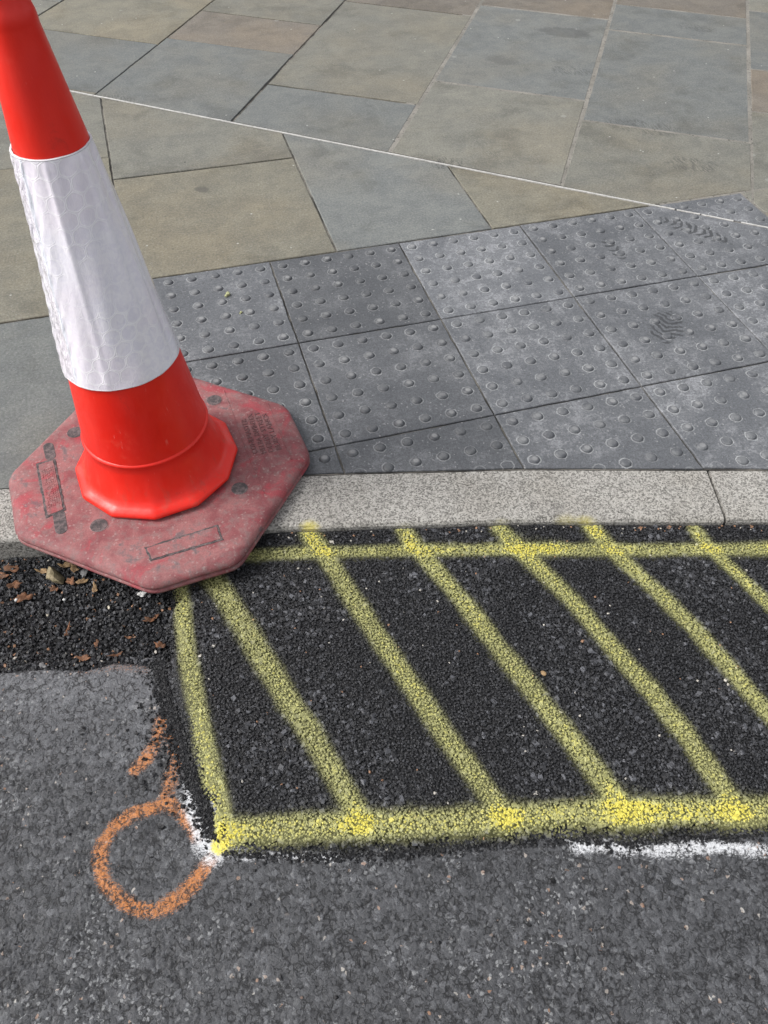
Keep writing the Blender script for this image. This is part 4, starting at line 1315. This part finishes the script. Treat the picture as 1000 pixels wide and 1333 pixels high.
def pebble(name, u, v, size, mat, label, z, asp=(1, .8, .65), cat='stone', group=None):
    p = at(u, v, z)
    bm = bmesh.new(); bmesh.ops.create_icosphere(bm, subdivisions=2, radius=size)
    sx, sy = random.random() * 9, random.random() * 9
    for vv in bm.verts:
        k = 1 + .95 * (float(vnoise(vv.co.x * 1 + sx + vv.co.z, vv.co.y + sy - vv.co.z * .7, 1.1 / size)) - .5)
        vv.co = Vector((vv.co.x * asp[0], vv.co.y * asp[1], vv.co.z * asp[2])) * k
    me = bpy.data.meshes.new(name); bm.to_mesh(me); bm.free()
    o = obj(name, me, mat, None, (p[0], p[1], z + size * asp[2] * .5)); o.rotation_euler = (random.uniform(-.3, .3), random.uniform(-.3, .3), random.uniform(0, 6.28))
    tag(o, label, cat, group)
zt = Z_TRENCH + .003
pebble('stone_chunk', 71, 752, .020, M_LEAF3, 'rough mossy tan stone chunk against the kerb, largest in the debris', zt, (1.05, .9, .7))
pebble('stone_chunk', 110, 747, .0085, M_STONE, 'grey green stone beside the cone base, right of the mossy chunk', zt)
pebble('pebble', 57, 868, .009, M_STONE, 'dark grey pebble at the near edge of the dug strip', zt + .004, (1.1, .8, .6))
pebble('pebble', 33, 863, .0055, M_PALE, 'square tan pebble left of the dark grey pebble', zt + .004)
pebble('pebble', 70, 867, .0052, M_PALE, 'cream pebble right of the dark grey pebble', zt + .004)
pebble('pebble', 12, 872, .0048, M_PALE, 'cream pebble at the left photo edge on the dug strip rim', zt + .004)
pebble('pebble', 142, 791, .0036, M_PALE, 'tiny cream pebble in the middle of the dug strip', zt + .003)
pebble('pebble', 84, 781, .0034, M_WHITE, 'tiny white pebble below the mossy chunk', zt + .003)
pebble('pebble', 62, 801, .0032, M_PALE, 'tiny yellowish pebble left of the strip middle', zt + .003)
pebble('pebble', 21, 781, .0042, M_WHITE, 'small white pebble beside the orange leaf at left', zt + .003)
pebble('stone_chip', 707, 877, .0060, M_LEAF2, 'single tan stone chip lying on the black patch between diagonals', zp, (1.2, .7, .35))
leaf('dry_leaf', 17, 741, .013, M_LEAF1, 'folded orange brown leaf against the kerb at far left', asp=.8)
leaf('dry_leaf', 3, 750, .010, M_LEAF1, 'orange leaf cut by the left photo edge', asp=.7)
leaf('dry_leaf', 19, 762, .012, M_LEAF1, 'crumpled orange leaf below the folded one at left', asp=.6)
leaf('dry_leaf', 32, 778, .014, M_LEAF1, 'pinkish brown leaf lying flat on black crumbs at left', asp=.7, curl=.15)
leaf('dry_leaf', 57, 744, .012, M_LEAF2, 'curled tan leaf just left of the mossy chunk', asp=.45)
leaf('dry_leaf', 86, 736, .012, M_LEAF2, 'pale tan leaf tucked under the cone base edge', asp=.5)
leaf('dry_leaf', 97, 740, .011, M_LEAF2, 'tan leaf between the pale leaf and the grey green stone', asp=.6)
leaf('dry_leaf', 93, 757, .010, M_LEAF1, 'small brown leaf right of the mossy chunk', asp=.7)
leaf('dry_leaf', 108, 757, .010, M_LEAF2, 'tan brown leaf below the grey green stone', asp=.7)
leaf('dry_leaf', 71, 767, .008, M_LEAF1, 'small dark orange leaf below the mossy chunk', asp=.7)
leaf('dry_leaf', 124, 767, .010, M_LEAF2, 'dull tan leaf in the shade of the cone base', asp=.5)
leaf('dry_leaf', 198, 806, .013, M_LEAF1, 'reddish leaf scrap near the yellow left edge line', asp=.6)
leaf('dry_leaf', 209, 840, .009, M_LEAF1, 'orange red leaf scrap touching the yellow left edge line', asp=.7, z=Z_TRENCH + .01)
leaf('dry_leaf', 88, 823, .012, M_LEAF1, 'thin rusty leaf shred in the middle of the dug strip', asp=.3, rot=1.3)
leaf('dry_leaf', 126, 838, .009, M_LEAF1, 'rusty shred right of the strip middle', asp=.45)
leaf('dry_leaf', 110, 857, .011, M_LEAF1, 'orange brown leaf scrap at the near rim of the dug strip', asp=.6, z=Z_TRENCH + .01)
leaf('dry_leaf', 152, 853, .010, M_LEAF1, 'curved orange shred at the rim near the old asphalt corner', asp=.3, z=Z_TRENCH + .01)
leaf('dry_leaf', 168, 830, .006, M_LEAF1, 'tiny red leaf scrap in the right half of the dug strip', asp=.4)
leaf('paper_scrap', 186, 773, .011, M_WHITE, 'white paper scrap under the near corner of the cone base', asp=.5, rot=.3, z=Z_TRENCH + .03, cat='scrap')
def bud(u, v, s, label):
    p = at(u, v, .004)
    root = obj('fallen_bud', None, None, None, (p[0], p[1], 0)); tag(root, label, 'bud')
    for k, (dx, dy, r) in enumerate(((.0, .0, 1.0), (-1.05, -1.05, .72), (.45, .35, .62))):
        bm = bmesh.new(); bmesh.ops.create_icosphere(bm, subdivisions=2, radius=s * r)
        for vv in bm.verts: vv.co *= 1 + .3 * (random.random() - .5)
        me = bpy.data.meshes.new('lobe'); bm.to_mesh(me); bm.free()
        obj('lobe', me, M_BUD, root, (dx * s, dy * s, s * r * .9))
bud(297, 383, .0062, 'pale green fallen bud on the tactile tile beside the cone')
bud(314, 406, .0034, 'tiny pale crumb in a dark stain on the tile beside the cone')
